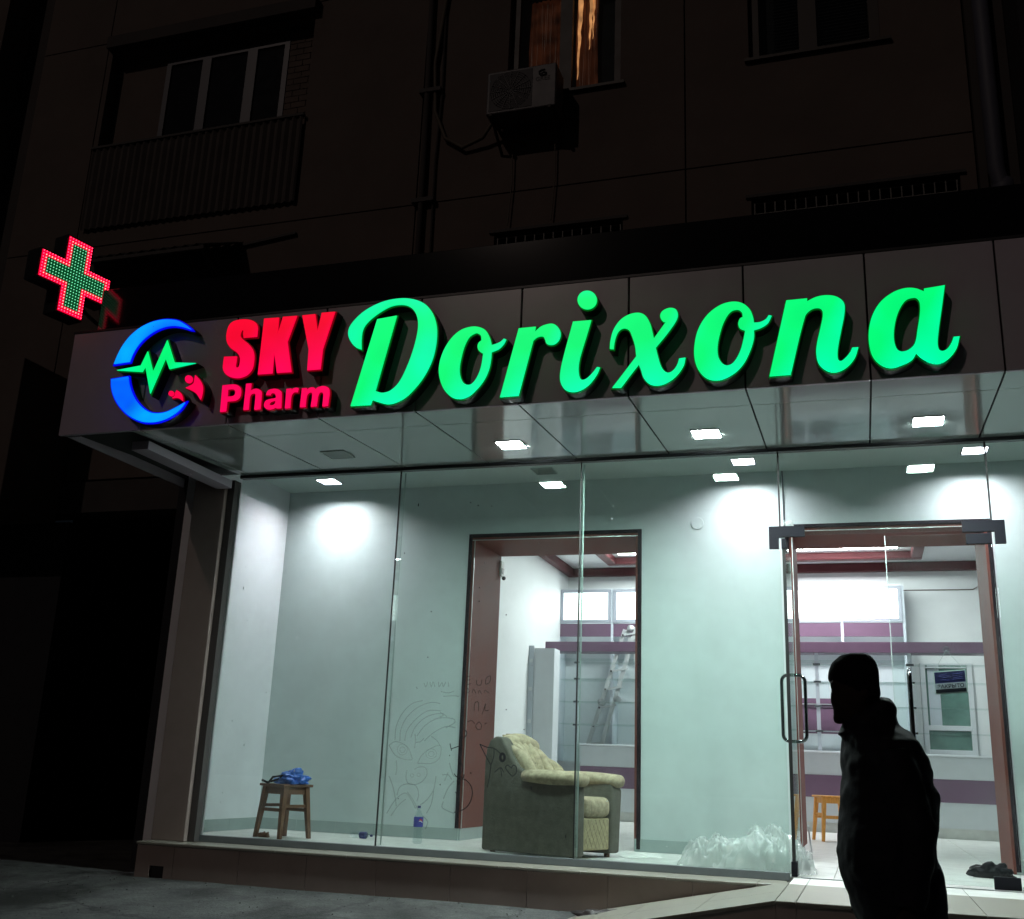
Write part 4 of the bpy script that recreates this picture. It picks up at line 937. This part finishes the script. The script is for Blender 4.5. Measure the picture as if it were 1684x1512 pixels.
mid = (sA + sC)/2
stool('dark wooden stool carrying a blue plastic bag in the corner', (mid.x + .02, .62, 0), R_(-21), .445, .33, 'wood_dark', None)
sk = (mid.x + .02, .62)
stool('orange varnished stool standing in the bright inner room', (at(1372, 1382, 2, 0).x, 5.45, 0), R_(20), .50, .36, 'wood_light', None)
def crumple(name, c, rx, ry, rz_, mat, label, cat, seed, amp=.45, sub=4, freq=3.0, fl=.25, fold=0.0):
    bm = bmesh.new(); bmesh.ops.create_icosphere(bm, subdivisions=sub, radius=1)
    for v in bm.verts:
        d = v.co.normalized(); k = 1 + amp*(abs(noise.noise(d*freq + Vector((seed,)*3)))*2 - .55) + amp*.45*abs(noise.noise(d*freq*2.7 + Vector((seed+5,)*3))) + amp*.22*noise.noise(d*freq*6 + Vector((seed+9,)*3)) + fold*(1 - abs(noise.noise(Vector((d.x*freq*1.9 + d.z*1.2, d.y*freq*1.9, d.z*freq*.8)) + Vector((seed+13,)*3)))*3.2) + fold*.6*(1 - abs(noise.noise(Vector((d.x*freq*2.2 - d.z*3, d.y*freq*4, d.z*freq*3)) + Vector((seed+23,)*3)))*3.0)
        v.co = Vector((d.x*rx*k, d.y*ry*k, d.z*rz_*k))
        if v.co.z < -rz_*fl: v.co.z = -rz_*fl + (v.co.z + rz_*fl)*.04
    zmin = min(v.co.z for v in bm.verts)
    for v in bm.verts: v.co.z -= zmin
    me = bpy.data.meshes.new(name); bm.to_mesh(me); bm.free(); me.materials.append(MAT[mat])
    o = bpy.data.objects.new(name, me); COL.objects.link(o); o.location = c
    if label: tag(o, label, cat)
    for p in me.polygons: p.use_smooth = True
    return o
crumple('plastic_bag', (sk[0] + .06, sk[1] - .02, .445), .13, .11, .08, 'bag_blue', 'crumpled blue plastic bag lying on the dark stool', 'plastic bag', 3, .34, 5, 1.6, .25, .10)
q = MB(); q.tube([(sk[0] - .10, sk[1] - .14, .452), (sk[0] - .05, sk[1] - .16, .50), (sk[0] + .02, sk[1] - .12, .515), (sk[0] - .04, sk[1] - .1, .48), (sk[0] - .13, sk[1] - .11, .452), (sk[0] - .15, sk[1] - .16, .47), (sk[0] - .07, sk[1] - .2, .452)], .010, 6)
tag(q.build('cord_coil', 'bag_black', None, smooth=True), 'small dark cord coiled beside the blue bag on the stool', 'cord')
crumple('litter_scrap', (mid.x - .12, .55, .0), .05, .04, .035, 'wood_dark', 'small brown scrap on the floor under the dark stool', 'litter', 12, .4, 3)
# armchair, facing right
cA, cB = at(790, 1400, 2, 0), at(945, 1415, 2, 0)
ang = math.atan2(cB.y - cA.y, cB.x - cA.x); CL = (cB - cA).length; CW = .64
ar = thing('armchair', 'worn sage green velvet armchair with a channelled back', 'armchair', (cA.x, cA.y, 0), ang)
prof = [(.0,.012),(.0,.70),(.015,.80),(.05,.87),(.11,.90),(.17,.885),(.22,.82),(.27,.74),(.33,.665),(.42,.615),(.55,.595),(CL-.08,.590),(CL-.02,.565),(CL,.515),(CL,.012)]
q = MB(); q.prism([(x, .0, z) for x, z in prof], (0, .13, 0)); q.build('side', 'velvet_shaded', ar, bevel=.022, local=True, seg=3, smooth=True)
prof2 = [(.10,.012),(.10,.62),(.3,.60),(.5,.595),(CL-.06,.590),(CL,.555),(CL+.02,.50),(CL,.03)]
q = MB(); q.prism([(x, CW-.14, z) for x, z in prof2], (0, .14, 0)); q.build('side', 'velvet_shaded', ar, bevel=.022, local=True, seg=3, smooth=True)
for yy, z0, xs_ in ((.055, .58, .40), (CW - .06, .58, .30)):
    MB().loft([((xs_ + (CL + .03 - xs_)*k/8, yy, z0 + .012 - .012*(k/8)), (0, .085 + .02*math.sin(math.pi*k/8), 0), (0, 0, .050 + .012*math.sin(math.pi*k/8))) for k in range(9)], 16).build('armrest', 'velvet', ar, smooth=True, local=True)
q = MB(); NR = 7                                  # channelled back rolls wrap round from side to side
for k in range(NR):
    t = k/(NR - 1); y = .10 + (CW - .2)*t; cur = (2*t - 1)**2
    x0 = .16 + .17*cur; top = .93 - .10*cur if t < .5 else .93 - .17*cur
    ww = (CW - .2)/(NR - 1)*.56; stn = []
    for m_ in range(10):
        s_ = m_/9; z = .40 + (top - .40)*s_; x = x0 + .09 - .19*s_*s_ - (.05 if m_ > 7 else 0)*(m_ - 7)/2
        rr = .105*(1 - .25*abs(2*s_ - 1)); stn.append(((x, y, z), (rr if m_ < 9 else .04, 0, 0), (0, ww*(1 if m_ < 9 else .7), 0)))
    q.loft(stn, 14)
q.build('backrest', 'velvet', ar, smooth=True, local=True)
q = MB(); q.loft([((.10, .11 + (CW-.22)*k/14, .80 + .065*math.sin(math.pi*(.12 + .76*k/14))), (.075, 0, 0), (0, 0, .07)) for k in range(15)], 14); q.build('top_roll', 'velvet', ar, smooth=True, local=True)
MB().box(.03, .14, .10, CW - .10, .06, .80).build('back_panel', 'velvet_shaded', ar, bevel=.02, local=True)
MB().box(.22, CL + .015, .135, CW - .145, .30, .455).build('seat_cushion', 'velvet', ar, bevel=.055, local=True, seg=4, smooth=True)
MB().box(.2, CL - .01, .132, CW - .142, .06, .298).build('front_panel', 'velvet_front', ar, bevel=.012, local=True)
q = MB()
for k in range(-6, 16):
    for sgn in (1, -1):
        pts_ = []
        for s_ in range(7):
            z = .075 + .21*s_/6; y = .135 + .055*k + sgn*.6*(z - .18)
            if .14 < y < CW - .15: pts_.append((CL - .009, y, z))
        if len(pts_) > 1: q.tube(pts_, .003, 4)
q.build('quilt_stitching', 'velvet', ar, local=True)
for (x, y) in ((.07, .07), (CL - .07, .07), (.14, CW - .08), (CL - .07, CW - .08)): MB().lathe([(.022, 0), (.03, .065)], (x, y, 0), 10).build('foot', 'wood_dark', ar, local=True)
# cola bottle standing by the window and lying one
def bottle(label, loc, rot, H, lab_mat, red=True, fill=1):
    t = thing('plastic_bottle', label, 'bottle', loc); t.rotation_euler = rot
    s = H/.34
    MB().lathe([(.030*s,0),(.044*s,.012*s),(.045*s,.06*s),(.042*s,.11*s),(.045*s,.16*s),(.045*s,.21*s),(.040*s,.245*s),(.022*s,.29*s),(.0135*s,.305*s),(.0135*s,.325*s)], (0,0,0), 18).build('body', 'pet_plastic', t, smooth=True, local=True)
    lb = MB().lathe([(.0458*s,.15*s),(.0462*s,.155*s),(.0462*s,.235*s),(.0455*s,.24*s)], (0,0,0), 18).build('label', lab_mat, t, smooth=True, local=True)
    MB().lathe([(.0165*s,.318*s),(.0165*s,.34*s)], (0,0,0), 14).build('cap', 'cap_blue', t, local=True)
    if red:
        for mt, dz, h_ in (('label_red', .205, .016), ('label_white', .195, .010)):
            q = MB(); V = []
            for k in range(7):
                a_ = R_(-75 + 9*k); wv = math.sin(k*.9)*.005*s; V += [(.0466*s*math.cos(a_), .0466*s*math.sin(a_), dz*s + wv), (.0466*s*math.cos(a_), .0466*s*math.sin(a_), (dz + h_*math.sin(math.pi*(k+.6)/7.2))*s + wv)]
            q.add(V, [(2*k, 2*k+2, 2*k+3, 2*k+1) for k in range(6)]); q.build('emblem', mt, lb, local=True)
    return t
bp = at(686, 1388, 2, 0)
bottle('tall clear cola bottle with blue label standing near the window', (bp.x, bp.y, 0), (0, 0, R_(10)), at(686, 1325, 1, bp.y).z, 'bottle_label')
bp = at(588, 1379, 2, 0)
bottle('small clear bottle lying on the floor by the first pane joint', (bp.x - .06, bp.y, .032), (0, R_(90), R_(-10)), .22, 'cap_blue', False)
bp = at(1010, 1388, 2, 0)
bottle('clear water bottle lying under the front of the armchair', (bp.x - .0, 1.35, .034), (0, R_(90), R_(12)), .24, 'bag_blue', False)
# sheet of paper
pp = at(1060, 1402, 2, 0); q = MB(); V = []
for i in range(7):
    for j in range(5):
        u, v = i/6 - .5, j/4 - .5; V.append((u*.34, v*.26, .003 + .05*max(0, v + .1 - .3*abs(u))))
q.add(V, [(i*5+j, (i+1)*5+j, (i+1)*5+j+1, i*5+j+1) for i in range(6) for j in range(4)])
o = tag(q.build('paper_sheet', 'paper'), 'creased white paper sheet lying left of the plastic heap', 'paper'); o.location = (pp.x + .1, .95, 0); o.rotation_euler = (0, 0, .5)
# heap of clear plastic sheeting: layered crumpled skins
hp0, hp1 = at(1118, 1432, 2, 0), at(1300, 1442, 2, 0)
hc = Vector(((hp0.x + hp1.x)/2 + .03, .36, 0)); rx_ = (hp1.x - hp0.x)/2
hp = thing('plastic_sheeting', 'heap of crumpled clear plastic sheeting behind the glass by the door', 'plastic sheeting', hc)
def ridge(x, y, sd): return 1 - min(1, abs(noise.noise((x + sd, y - sd, sd*.7)))*2.6)
for k, (dx, dy, ax1_, ay1_, az1_, pk) in enumerate(((.0, .0, rx_*1.0, .30, .30, .38), (-.22, -.03, rx_*.68, .22, .22, .1), (.22, -.02, rx_*.66, .24, .34, .15), (.02, .04, rx_*.9, .26, .24, .3), (.36, -.07, rx_*.42, .15, .17, 0))):
    q = MB(); NU, NV = 90, 56; V = []; sd = 3.1 + 7.7*k
    for i in range(NU + 1):
        for j in range(NV + 1):
            u, v = 2*i/NU - 1, 2*j/NV - 1
            rr = math.sqrt(u*u + v*v); e = max(0, 1 - rr**2.2)
            lump = e**.6*(.62 + .38*math.exp(-((u - pk)**2)/.12)) * (.80 + .55*noise.noise((u*2.1 + sd, v*2.1, sd)))
            wob = .10*noise.noise((u*2.6, v*2.6, sd + 4))
            cr = (.065*ridge(u*1.9 + v*.8, v*3.1, sd) + .036*ridge(u*4.6 - v*2, v*5.5 + u*1.5, sd + 2) + .016*ridge(u*11, v*11 + u*4, sd + 5)) * min(1, e*2.4 + .10)
            V.append((dx + ax1_*u*(1 + wob) + .02*noise.noise((u*7, v*7, sd)), dy + ay1_*v*(1 + wob), .002 + max(0, az1_*lump*.84 + cr)))
    q.add(V, [(i*(NV+1)+j, (i+1)*(NV+1)+j, (i+1)*(NV+1)+j+1, i*(NV+1)+j+1) for i in range(NU) for j in range(NV) if (2*(i+.5)/NU - 1)**2 + (2*(j+.5)/NV - 1)**2 < 1.05 + .25*noise.noise((i*.13, j*.13, sd))])
    o = q.build('crumpled_sheet', 'poly_sheet', hp, smooth=True, local=True)
# black shoe-like bag by the right, dark scrap by the pivot, thin stick
bp = at(1634, 1445, 2, 0)
bg_ = crumple('black_bag', (bp.x, bp.y, 0), .15, .07, .085, 'bag_black', 'crumpled black plastic bag on the floor inside the doorway', 'plastic bag', 41, .38, 4, 1.3, .2)
bg_.rotation_euler = (0, 0, R_(-8))
tag(MB().tube([at(1329, 1358, 1, 1.5), at(1335, 1402, 2, .006)], .008, 6).build('thin_stick', 'laminate_white'), 'thin white stick leaning against the jamb left of the orange stool', 'stick')
bp = at(1328, 1432, 2, 0)
crumple('dark_scrap', (bp.x, bp.y, 0), .022, .02, .055, 'device_dark', 'small dark scrap on the floor beside the open door leaf', 'litter', 51, .5, 3)
bp = at(998, 1504, 1, -.7)
crumple('dark_rag', (1.98, -.62, gz(-.62) + .01), .15, .09, .05, 'wet_dark', 'dark red brown rag at the foot of the ramp', 'rag', 61, .6, 3)

# ---------------------------------------------------------------- CLOSED sign on the shut leaf
cs = thing('closed_sign', 'dark blue closed sign hanging inside the shut glass door', 'sign', (4.29, .03, 1.25))
pl_ = [at(1536, 1106.5, 1, .03), at(1586, 1103.5, 1, .03), at(1590, 1137, 1, .03), at(1539.5, 1140.5, 1, .03)]
o_ = pl_[3]; ex = pl_[2] - pl_[3]; ez = pl_[0] - pl_[3]
def quad(u0, u1, v0, v1, y, name, mat):
    MB().prism([o_ + ex*u + ez*v + Vector((0, y, 0)) for (u, v) in ((u0, v0), (u1, v0), (u1, v1), (u0, v1))], (0, .0018, 0)).build(name, mat, cs)
quad(-.035, 1.035, -.06, 1.06, .0, 'sleeve', 'sign_clear'); quad(0, 1, 0, 1, -.002, 'board', 'sign_navy'); quad(0.002, .998, .002, .17, -.004, 'lower_band', 'sign_black'); quad(.002, .998, .17, .46, -.004, 'grey_band', 'sign_grey')
F = Matrix.Identity(4); exn = ex.normalized(); ezn = ez.normalized()
F.col[0] = (*exn, 0); F.col[1] = (*ezn, 0); F.col[2] = (0, -1, 0, 0); F.translation = o_ + ex*.07 + ez*.205 + Vector((0, -.0055, 0))
text_mesh('lettering', 'ЗАКРЫТО', ex.length*.86, 'sign_black', cs, F, bold=.02)
q = MB()
for (u0, v0, u1, v1) in ((.15, .84, .42, .88), (.12, .78, .5, .80), (.2, .70, .55, .74), (.18, .62, .45, .58), (.6, .86, .92, .88), (.58, .76, .93, .79), (.62, .68, .9, .70), (.58, .60, .92, .62)):
    q.tube([o_ + ex*(u0 + (u1-u0)*k/8) + ez*(v0 + (v1-v0)*k/8 + .022*math.sin(k*2.4 + u0*9)) + Vector((0, -.003, 0)) for k in range(9)], .0026, 4)
q.build('scribbled_print', 'sign_blue_ink', cs)
sp_ = at(1556, 1069, 1, .012)
MB().tube([(sp_.x, .006, sp_.z), (sp_.x, .016, sp_.z), (sp_.x, .024, sp_.z)], .02, 14, rs=[.024, .018, .007]).build('suction_cup', 'pet_plastic', cs, smooth=True)
q = MB()
for tgt in (pl_[0], pl_[1]): q.tube([(sp_.x, .026, sp_.z), tgt + Vector((0, .0, .008))], .0016, 5)
q.build('cord', 'sign_clear', cs)

# ---------------------------------------------------------------- finger drawings on the glass (parts of the second pane)
G0, GS = (610, 1100), 1260/250
def stroke(q, pts, r, closed=False, sm=5):
    P = [Vector((p[0], p[1])) for p in pts]; out = []; n = len(P)
    for i in range(n - 1 if not closed else n):
        p0, p1 = P[i], P[(i+1) % n]; pm = P[i-1] if (i > 0 or closed) else p0; pn = P[(i+2) % n] if (i < n-2 or closed) else p1
        for k in range(sm):
            t = k/sm; out.append(.5*((2*p0) + (p1 - pm)*t + (2*pm - 5*p0 + 4*p1 - pn)*t*t + (3*p0 - pm - 3*p1 + pn)*t**3))
    if not closed: out.append(P[-1])
    pts3 = []
    for p in out: w_ = at(G0[0] + p.x/GS, G0[1] + p.y/GS, 1, -.0065); pts3.append(w_)
    # flat ribbon lying on the pane
    m = len(pts3); V = []
    for i, p in enumerate(pts3):
        a_ = pts3[i-1] if i > 0 else p; b_ = pts3[i+1] if i < m-1 else p
        d = (b_ - a_); nn = Vector((-d.z, 0, d.x)); nn = nn.normalized()*r if nn.length > 1e-9 else Vector((r, 0, 0))
        V += [p + nn, p - nn]
    F_ = [(2*i, 2*i+1, 2*i+3, 2*i+2) for i in range(m-1)]
    if closed: F_.append((2*m-2, 2*m-1, 1, 0))
    q.add(V, F_)
for s_ in ([(150,635),(200,605),(260,620),(310,660),(335,720),(335,755),(270,750),(200,715),(150,635)], [(385,785),(420,720),(480,670),(570,635),(580,690),(560,750),(500,785),(420,785),(385,785)], [(300,840),(290,900),(310,950),(370,960),(430,930),(465,870),(450,820),(400,815),(360,835)],
           [(365,540),(370,600),(360,660)], [(370,610),(410,605),(440,575)], [(210,760),(215,830),(205,880)], [(150,890),(180,970),(200,1060),(210,1140)], [(540,890),(520,1000),(470,1080),(410,1130)], [(520,1010),(500,1120),(460,1200)],
           [(215,1050),(240,980),(300,955),(370,970),(395,1040),(380,1100)], [(130,1200),(200,1090),(280,1030),(330,1080),(370,1160)], [(165,1220),(230,1130),(290,1080)], [(300,1020),(350,1090),(390,1170)], [(600,1080),(640,990),(690,930)], [(600,1100),(590,1150),(640,1180),(690,1200)],
           [(430,1220),(470,1270),(450,1330)], [(200,590),(210,480),(260,370),(340,290),(430,265)], [(240,600),(250,500),(300,400),(390,320),(500,280),(575,290)], [(280,600),(300,510),(370,420),(470,350),(580,350)], [(330,570),(370,480),(460,400),(580,370),(630,400)], [(380,560),(450,470),(560,410),(680,415),(690,450),(620,490)], [(440,600),(520,530),(620,480),(700,490)],
           [(575,360),(600,385),(570,400)], [(500,560),(550,600),(570,640)], [(650,780),(670,850),(690,890),(730,890)], [(590,880),(640,880),(670,920)], [(640,860),(610,930)], [(375,150),(385,170)], [(440,120),(455,150),(470,110)], [(490,110),(500,150),(515,110),(530,150)], [(560,110),(565,150),(590,115),(600,150),(620,110)], [(640,110),(645,150)], [(580,190),(640,200),(690,185)], [(600,230),(680,225),(730,230)]):
    fa = MB(); stroke(fa, s_, .0046); fa.build('finger_stroke', 'finger_dust', panes[1])
for (cx0, cy0, rx0, ry0) in ((260, 670, 42, 45), (262, 672, 22, 24), (500, 705, 45, 40), (500, 707, 24, 22), (340, 885, 14, 14), (395, 880, 14, 14)): 
    fa = MB(); stroke(fa, [(cx0 + rx0*math.cos(a_*.7), cy0 + ry0*math.sin(a_*.7)) for a_ in range(9)], .0022, True, 3); fa.build('finger_stroke', 'finger_dust', panes[1])
for s_ in ([(720,750),(755,790),(755,850),(720,900),(690,870)], [(722,790),(740,820),(728,860)], [(710,930),(770,915),(825,965),(840,1040),(815,1120),(760,1170),(690,1190)], [(700,1020),(735,1080)], [(735,890),(765,905),(770,875)], [(655,620),(668,680)], [(665,665),(735,640)], [(770,500),(795,530),(780,565),(755,575)], [(735,500),(760,520),(735,560)],
           [(900,625),(960,650),(1020,660),(1075,705)], [(905,630),(950,720),(995,800)], [(1020,655),(1018,730),(995,800),(985,880),(965,985)], [(1022,860),(1075,820),(1100,860)], [(1075,820),(1080,860),(1085,895)], [(1165,825),(1135,800),(1115,820),(1150,870),(1175,890),(1205,860),(1205,815),(1180,800),(1165,825)]):
    da = MB(); stroke(da, s_, .0034); da.build('marker_stroke', 'marker_black', panes[1])
da = MB(); stroke(da, [(1090 + 18*math.cos(a_*.7), 735 + 30*math.sin(a_*.7)) for a_ in range(9)], .010, True, 3)
da.build('marker_blot', 'marker_black', panes[1])
for s_ in ([(790,65),(825,60)], [(795,95),(825,92)], [(800,130),(830,125)], [(875,95),(878,130),(910,135),(920,90)], [(950,130),(955,80),(990,60),(985,110),(955,130)], [(800,160),(815,190),(800,200)], [(840,200),(850,170),(870,205)], [(890,205),(900,180),(915,210)], [(940,200),(945,180),(975,200)], [(855,350),(862,285),(890,280),(892,350)], [(905,350),(908,352)], [(920,380),(950,290)], [(950,290),(945,345),(975,345)], [(800,440),(835,430),(860,455)], [(895,440),(870,470),(880,500),(910,500),(915,465),(895,440)], [(940,460),(960,450)]):
    tx = MB(); stroke(tx, s_, .0026); tx.build('letter_stroke', 'finger_dark', panes[1])
# paint specks and scratches on the panes
for pi, pn in enumerate(panes):
    q = MB()
    for k in range(26):
        x = random.uniform(M[pi] + .05, M[pi+1] - .05); z = random.uniform(.1, 2.9); s_ = random.uniform(.002, .005); el = random.choice((1, 1, 1, 3))
        q.box(x - s_, x + s_, -.0068, -.0055, z - s_*el, z + s_*el)
    q.build('paint_specks', 'sign_clear' if pi != 1 else 'marker_black', pn)['kind'] = 'stuff'

# ================================================================== PERSON walking to the left
SD = Vector((-RIGHT.y, RIGHT.x, 0)).normalized(); FW = Vector((-RIGHT.x, -RIGHT.y, 0)).normalized()
P0 = C + ray(1450, 1294)*4.0
def pp_(u, v, s=0.0): return atp(u, v, P0, SD) + SD*s
FOOT = gz(P0.y)
def remesh(mb, name, mat, parent, vox=.012, smooth=3):
    o = mb.build('tmp_figure', mat, None)
    r = o.modifiers.new('r', 'REMESH'); r.mode = 'VOXEL'; r.voxel_size = vox
    s = o.modifiers.new('s', 'SMOOTH'); s.factor = .6; s.iterations = smooth
    dg = bpy.context.evaluated_depsgraph_get(); me = bpy.data.meshes.new_from_object(o.evaluated_get(dg), depsgraph=dg)
    bpy.data.objects.remove(o); me.name = name
    o0 = wloc(parent) if parent else Vector((0, 0, 0))
    for v in me.vertices: v.co = v.co - o0
    for p in me.polygons: p.use_smooth = True
    me.materials.clear(); me.materials.append(MAT[mat])
    r = bpy.data.objects.new(name, me); COL.objects.link(r)
    if parent: r.parent = parent
    return r
def stations(rows):
    out = []
    for (v, uf, ub, hw) in rows:
        a, b = pp_(uf, v), pp_(ub, v); out.append(((a + b)/2, (b - a)/2, SD*hw))
    return out
def limb(q, pts, rs, n=12):
    pts = [Vector(p) for p in pts]; st_ = []
    for i, p in enumerate(pts):
        a = pts[max(0, i-1)]; b = pts[min(len(pts)-1, i+1)]; d = (b - a).normalized()
        x = d.cross(SD).normalized(); y = d.cross(x).normalized(); st_.append((p, x*rs[i], y*rs[i]))
    q.loft(st_, n)
hip = pp_(1483, 1500)
def down(p, z): return Vector((p.x, p.y, z))
ankF = hip + FW*.30; ankF.z = FOOT + .09; ankB = hip - FW*.30; ankB.z = FOOT + .14
kneF = hip + FW*.20; kneF.z = FOOT + .50; kneB = hip - FW*.06; kneB.z = FOOT + .50
shN, shF = pp_(1440, 1246, -.17), pp_(1440, 1240, .17)
elN = pp_(1474, 1362, -.225); wrN = pp_(1462, 1478, -.22); elF = pp_(1470, 1352, .225); wrF = pp_(1462, 1468, .21)
# body: head, neck, trunk, limbs and hands as one surface
q = MB()
q.loft(stations([(1079,1392,1424,.02),(1084,1380,1432,.045),(1096,1370,1440,.066),(1112,1366,1443,.074),(1130,1367,1443,.075),(1148,1370,1440,.072),(1165,1376,1434,.066),(1180,1382,1426,.055),(1192,1388,1418,.035)]), 20)
q.loft(stations([(1155,1398,1442,.055),(1185,1398,1448,.058),(1215,1400,1470,.075)]), 16)
q.loft(stations([(1200,1402,1474,.10),(1225,1402,1490,.19),(1270,1402,1508,.18),(1330,1402,1518,.16),(1400,1404,1520,.165),(1470,1420,1535,.17),(1530,1440,1540,.15)]), 18)
q.ball(pp_(1371, 1152), .015, 8, 6, (1.2, 1, 1.1)); q.ball(pp_(1371, 1143), .013, 8, 6, (1, 1, 1.4)); q.ball(pp_(1379, 1182), .024, 8, 6, (1, 1.2, 1)); q.ball(pp_(1376, 1169), .016, 8, 6, (1, 2, 1)); q.ball(pp_(1371, 1126), .016, 8, 6, (1, 3.2, .9)); q.ball(pp_(1382, 1160), .03, 8, 6, (1, 1.4, 1.4))
for s_ in (-1, 1): q.ball(pp_(1412, 1143, s_*.076), .022, 8, 6, (.9, .5, 1.4))
def hand(wr, dirv):
    side_ = SD; d = Vector(dirv).normalized()
    q.loft([(wr, FW*.026, side_*.017), (wr + d*.05, FW*.038, side_*.015), (wr + d*.09, FW*.040, side_*.013)], 10)
    for k, (ln, of) in enumerate(((.072, .030), (.082, .010), (.076, -.010), (.060, -.029))):
        b0 = wr + d*.085 + FW*of; m1 = b0 + d*ln*.5 + FW*.006; m2 = b0 + d*ln*.8 - FW*.012 - side_*.0; q_ = [b0, m1, m2]
        limb(q, q_, [.010, .0095, .008], 8)
    limb(q, [wr + d*.025 + FW*.025, wr + d*.06 + FW*.055, wr + d*.095 + FW*.058], [.013, .011, .009], 8)
limb(q, [shN, elN, wrN], [.055, .042, .03]); limb(q, [shF, elF, wrF], [.055, .042, .03])
hand(wrN, (FW*.1 + Vector((0, 0, -1)))); hand(wrF, (FW*.15 + Vector((0, 0, -1))))
for kn, an, s_ in ((kneF, ankF, -.09), (kneB, ankB, .09)):
    limb(q, [hip + SD*s_, (hip + kn)/2 + SD*s_, kn + SD*s_, (kn + an)/2 + SD*s_ - FW*.02, an + SD*s_], [.085, .08, .058, .055, .038])
body = remesh(q, 'person', 'skin_shaded', None, .011, 2)
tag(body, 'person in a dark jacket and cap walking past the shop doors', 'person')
# dark knitted cap, jacket with raised collar, trousers, shoes
q = MB(); q.loft(stations([(1075,1394,1420,.025),(1078,1382,1430,.05),(1090,1368,1440,.076),(1104,1363,1444,.080),(1118,1362,1445,.082),(1128,1370,1445,.082),(1142,1386,1447,.083),(1150,1404,1445,.08)]), 22)
remesh(q, 'knitted_cap', 'knit_cap', body, .009, 2)
q = MB()
q.loft(stations([(1150,1436,1462,.03),(1160,1420,1466,.075),(1176,1388,1468,.092),(1192,1384,1474,.10),(1206,1386,1492,.14),(1222,1388,1503,.20),(1245,1389,1513,.215),(1275,1389,1523,.215),(1310,1388,1532,.215),(1340,1386,1537,.21),(1360,1384,1535,.205),(1385,1382,1530,.20),(1405,1382,1533,.20),(1430,1386,1541,.205),(1460,1396,1547,.205),(1490,1407,1549,.205),(1525,1420,1548,.20),(1545,1428,1546,.195)]), 24, 2.3)
q.loft([(pp_(1400, 1196), SD*.08, Vector((0,0,.02))), (pp_(1388, 1206), SD*.055, Vector((0,0,.016))), (pp_(1374, 1210), SD*.02, Vector((0,0,.006)))], 10)
q.loft([(pp_(1440, 1162), SD*.10, Vector((0,0,.03))), (pp_(1460, 1166), SD*.085, Vector((0,0,.03))), (pp_(1470, 1170), SD*.05, Vector((0,0,.015)))], 10)
for sh, el, wr in ((shN, elN, wrN), (shF, elF, wrF)):
    limb(q, [sh + Vector((0,0,.02)), sh*.5 + el*.5, el, el*.5 + wr*.5, wr - Vector((0,0,.01))], [.075, .072, .066, .060, .052], 14)
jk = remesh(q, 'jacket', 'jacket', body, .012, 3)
for v in jk.data.vertices:
    w_ = v.co * 1.0; v.co += v.normal * (.010*noise.noise((w_.x*7, w_.y*7, w_.z*13)) + .006*noise.noise((w_.x*17, w_.y*17, w_.z*26)))
q = MB()
for kn, an, s_ in ((kneF, ankF, -.09), (kneB, ankB, .09)):
    limb(q, [hip + SD*s_ + Vector((0,0,.05)), hip + SD*s_, (hip + kn)/2 + SD*s_, kn + SD*s_, (kn + an)/2 + SD*s_ - FW*.02, an + SD*s_ + Vector((0,0,.02))], [.11, .112, .10, .078, .072, .066], 14)
q.loft([(hip + Vector((0,0,.12)), FW*.13, SD*.17), (hip, FW*.13, SD*.18), (hip - Vector((0,0,.08)), FW*.11, SD*.16)], 18)
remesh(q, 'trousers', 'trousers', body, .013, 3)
for an, s_ in ((ankF, -.09), (ankB, .09)):
    a = an + SD*s_; q = MB()
    q.loft([(a - FW*.07 + Vector((0,0,-.045)), SD*.03, Vector((0,0,.03))), (a - FW*.04 + Vector((0,0,-.04)), SD*.042, Vector((0,0,.05))), (a + FW*.05 + Vector((0,0,-.05)), SD*.045, Vector((0,0,.042))), (a + FW*.14 + Vector((0,0,-.062)), SD*.048, Vector((0,0,.028))), (a + FW*.2 + Vector((0,0,-.068)), SD*.03, Vector((0,0,.018)))], 14)
    q.build('shoe', 'shoe', body, smooth=True)

# ---------------------------------------------------------------- grit on the forecourt
q = MB()
for k in range(420):
    x, y = random.uniform(-3.2, 2.4), random.uniform(-2.2, -.4); r = random.uniform(.003, .011); z = gz(y) + gnoise(x, y)
    a_ = random.uniform(0, 6.3)
    q.add([(x + r*math.cos(a_ + t*2.1), y + r*math.sin(a_ + t*2.1), z - .002) for t in range(3)] + [(x, y, z + r*.8)], [(0,1,3),(1,2,3),(2,0,3),(2,1,0)])
tag(q.build('grit', 'grit_dark'), 'loose grit scattered over the dark forecourt', 'grit', kind='stuff')
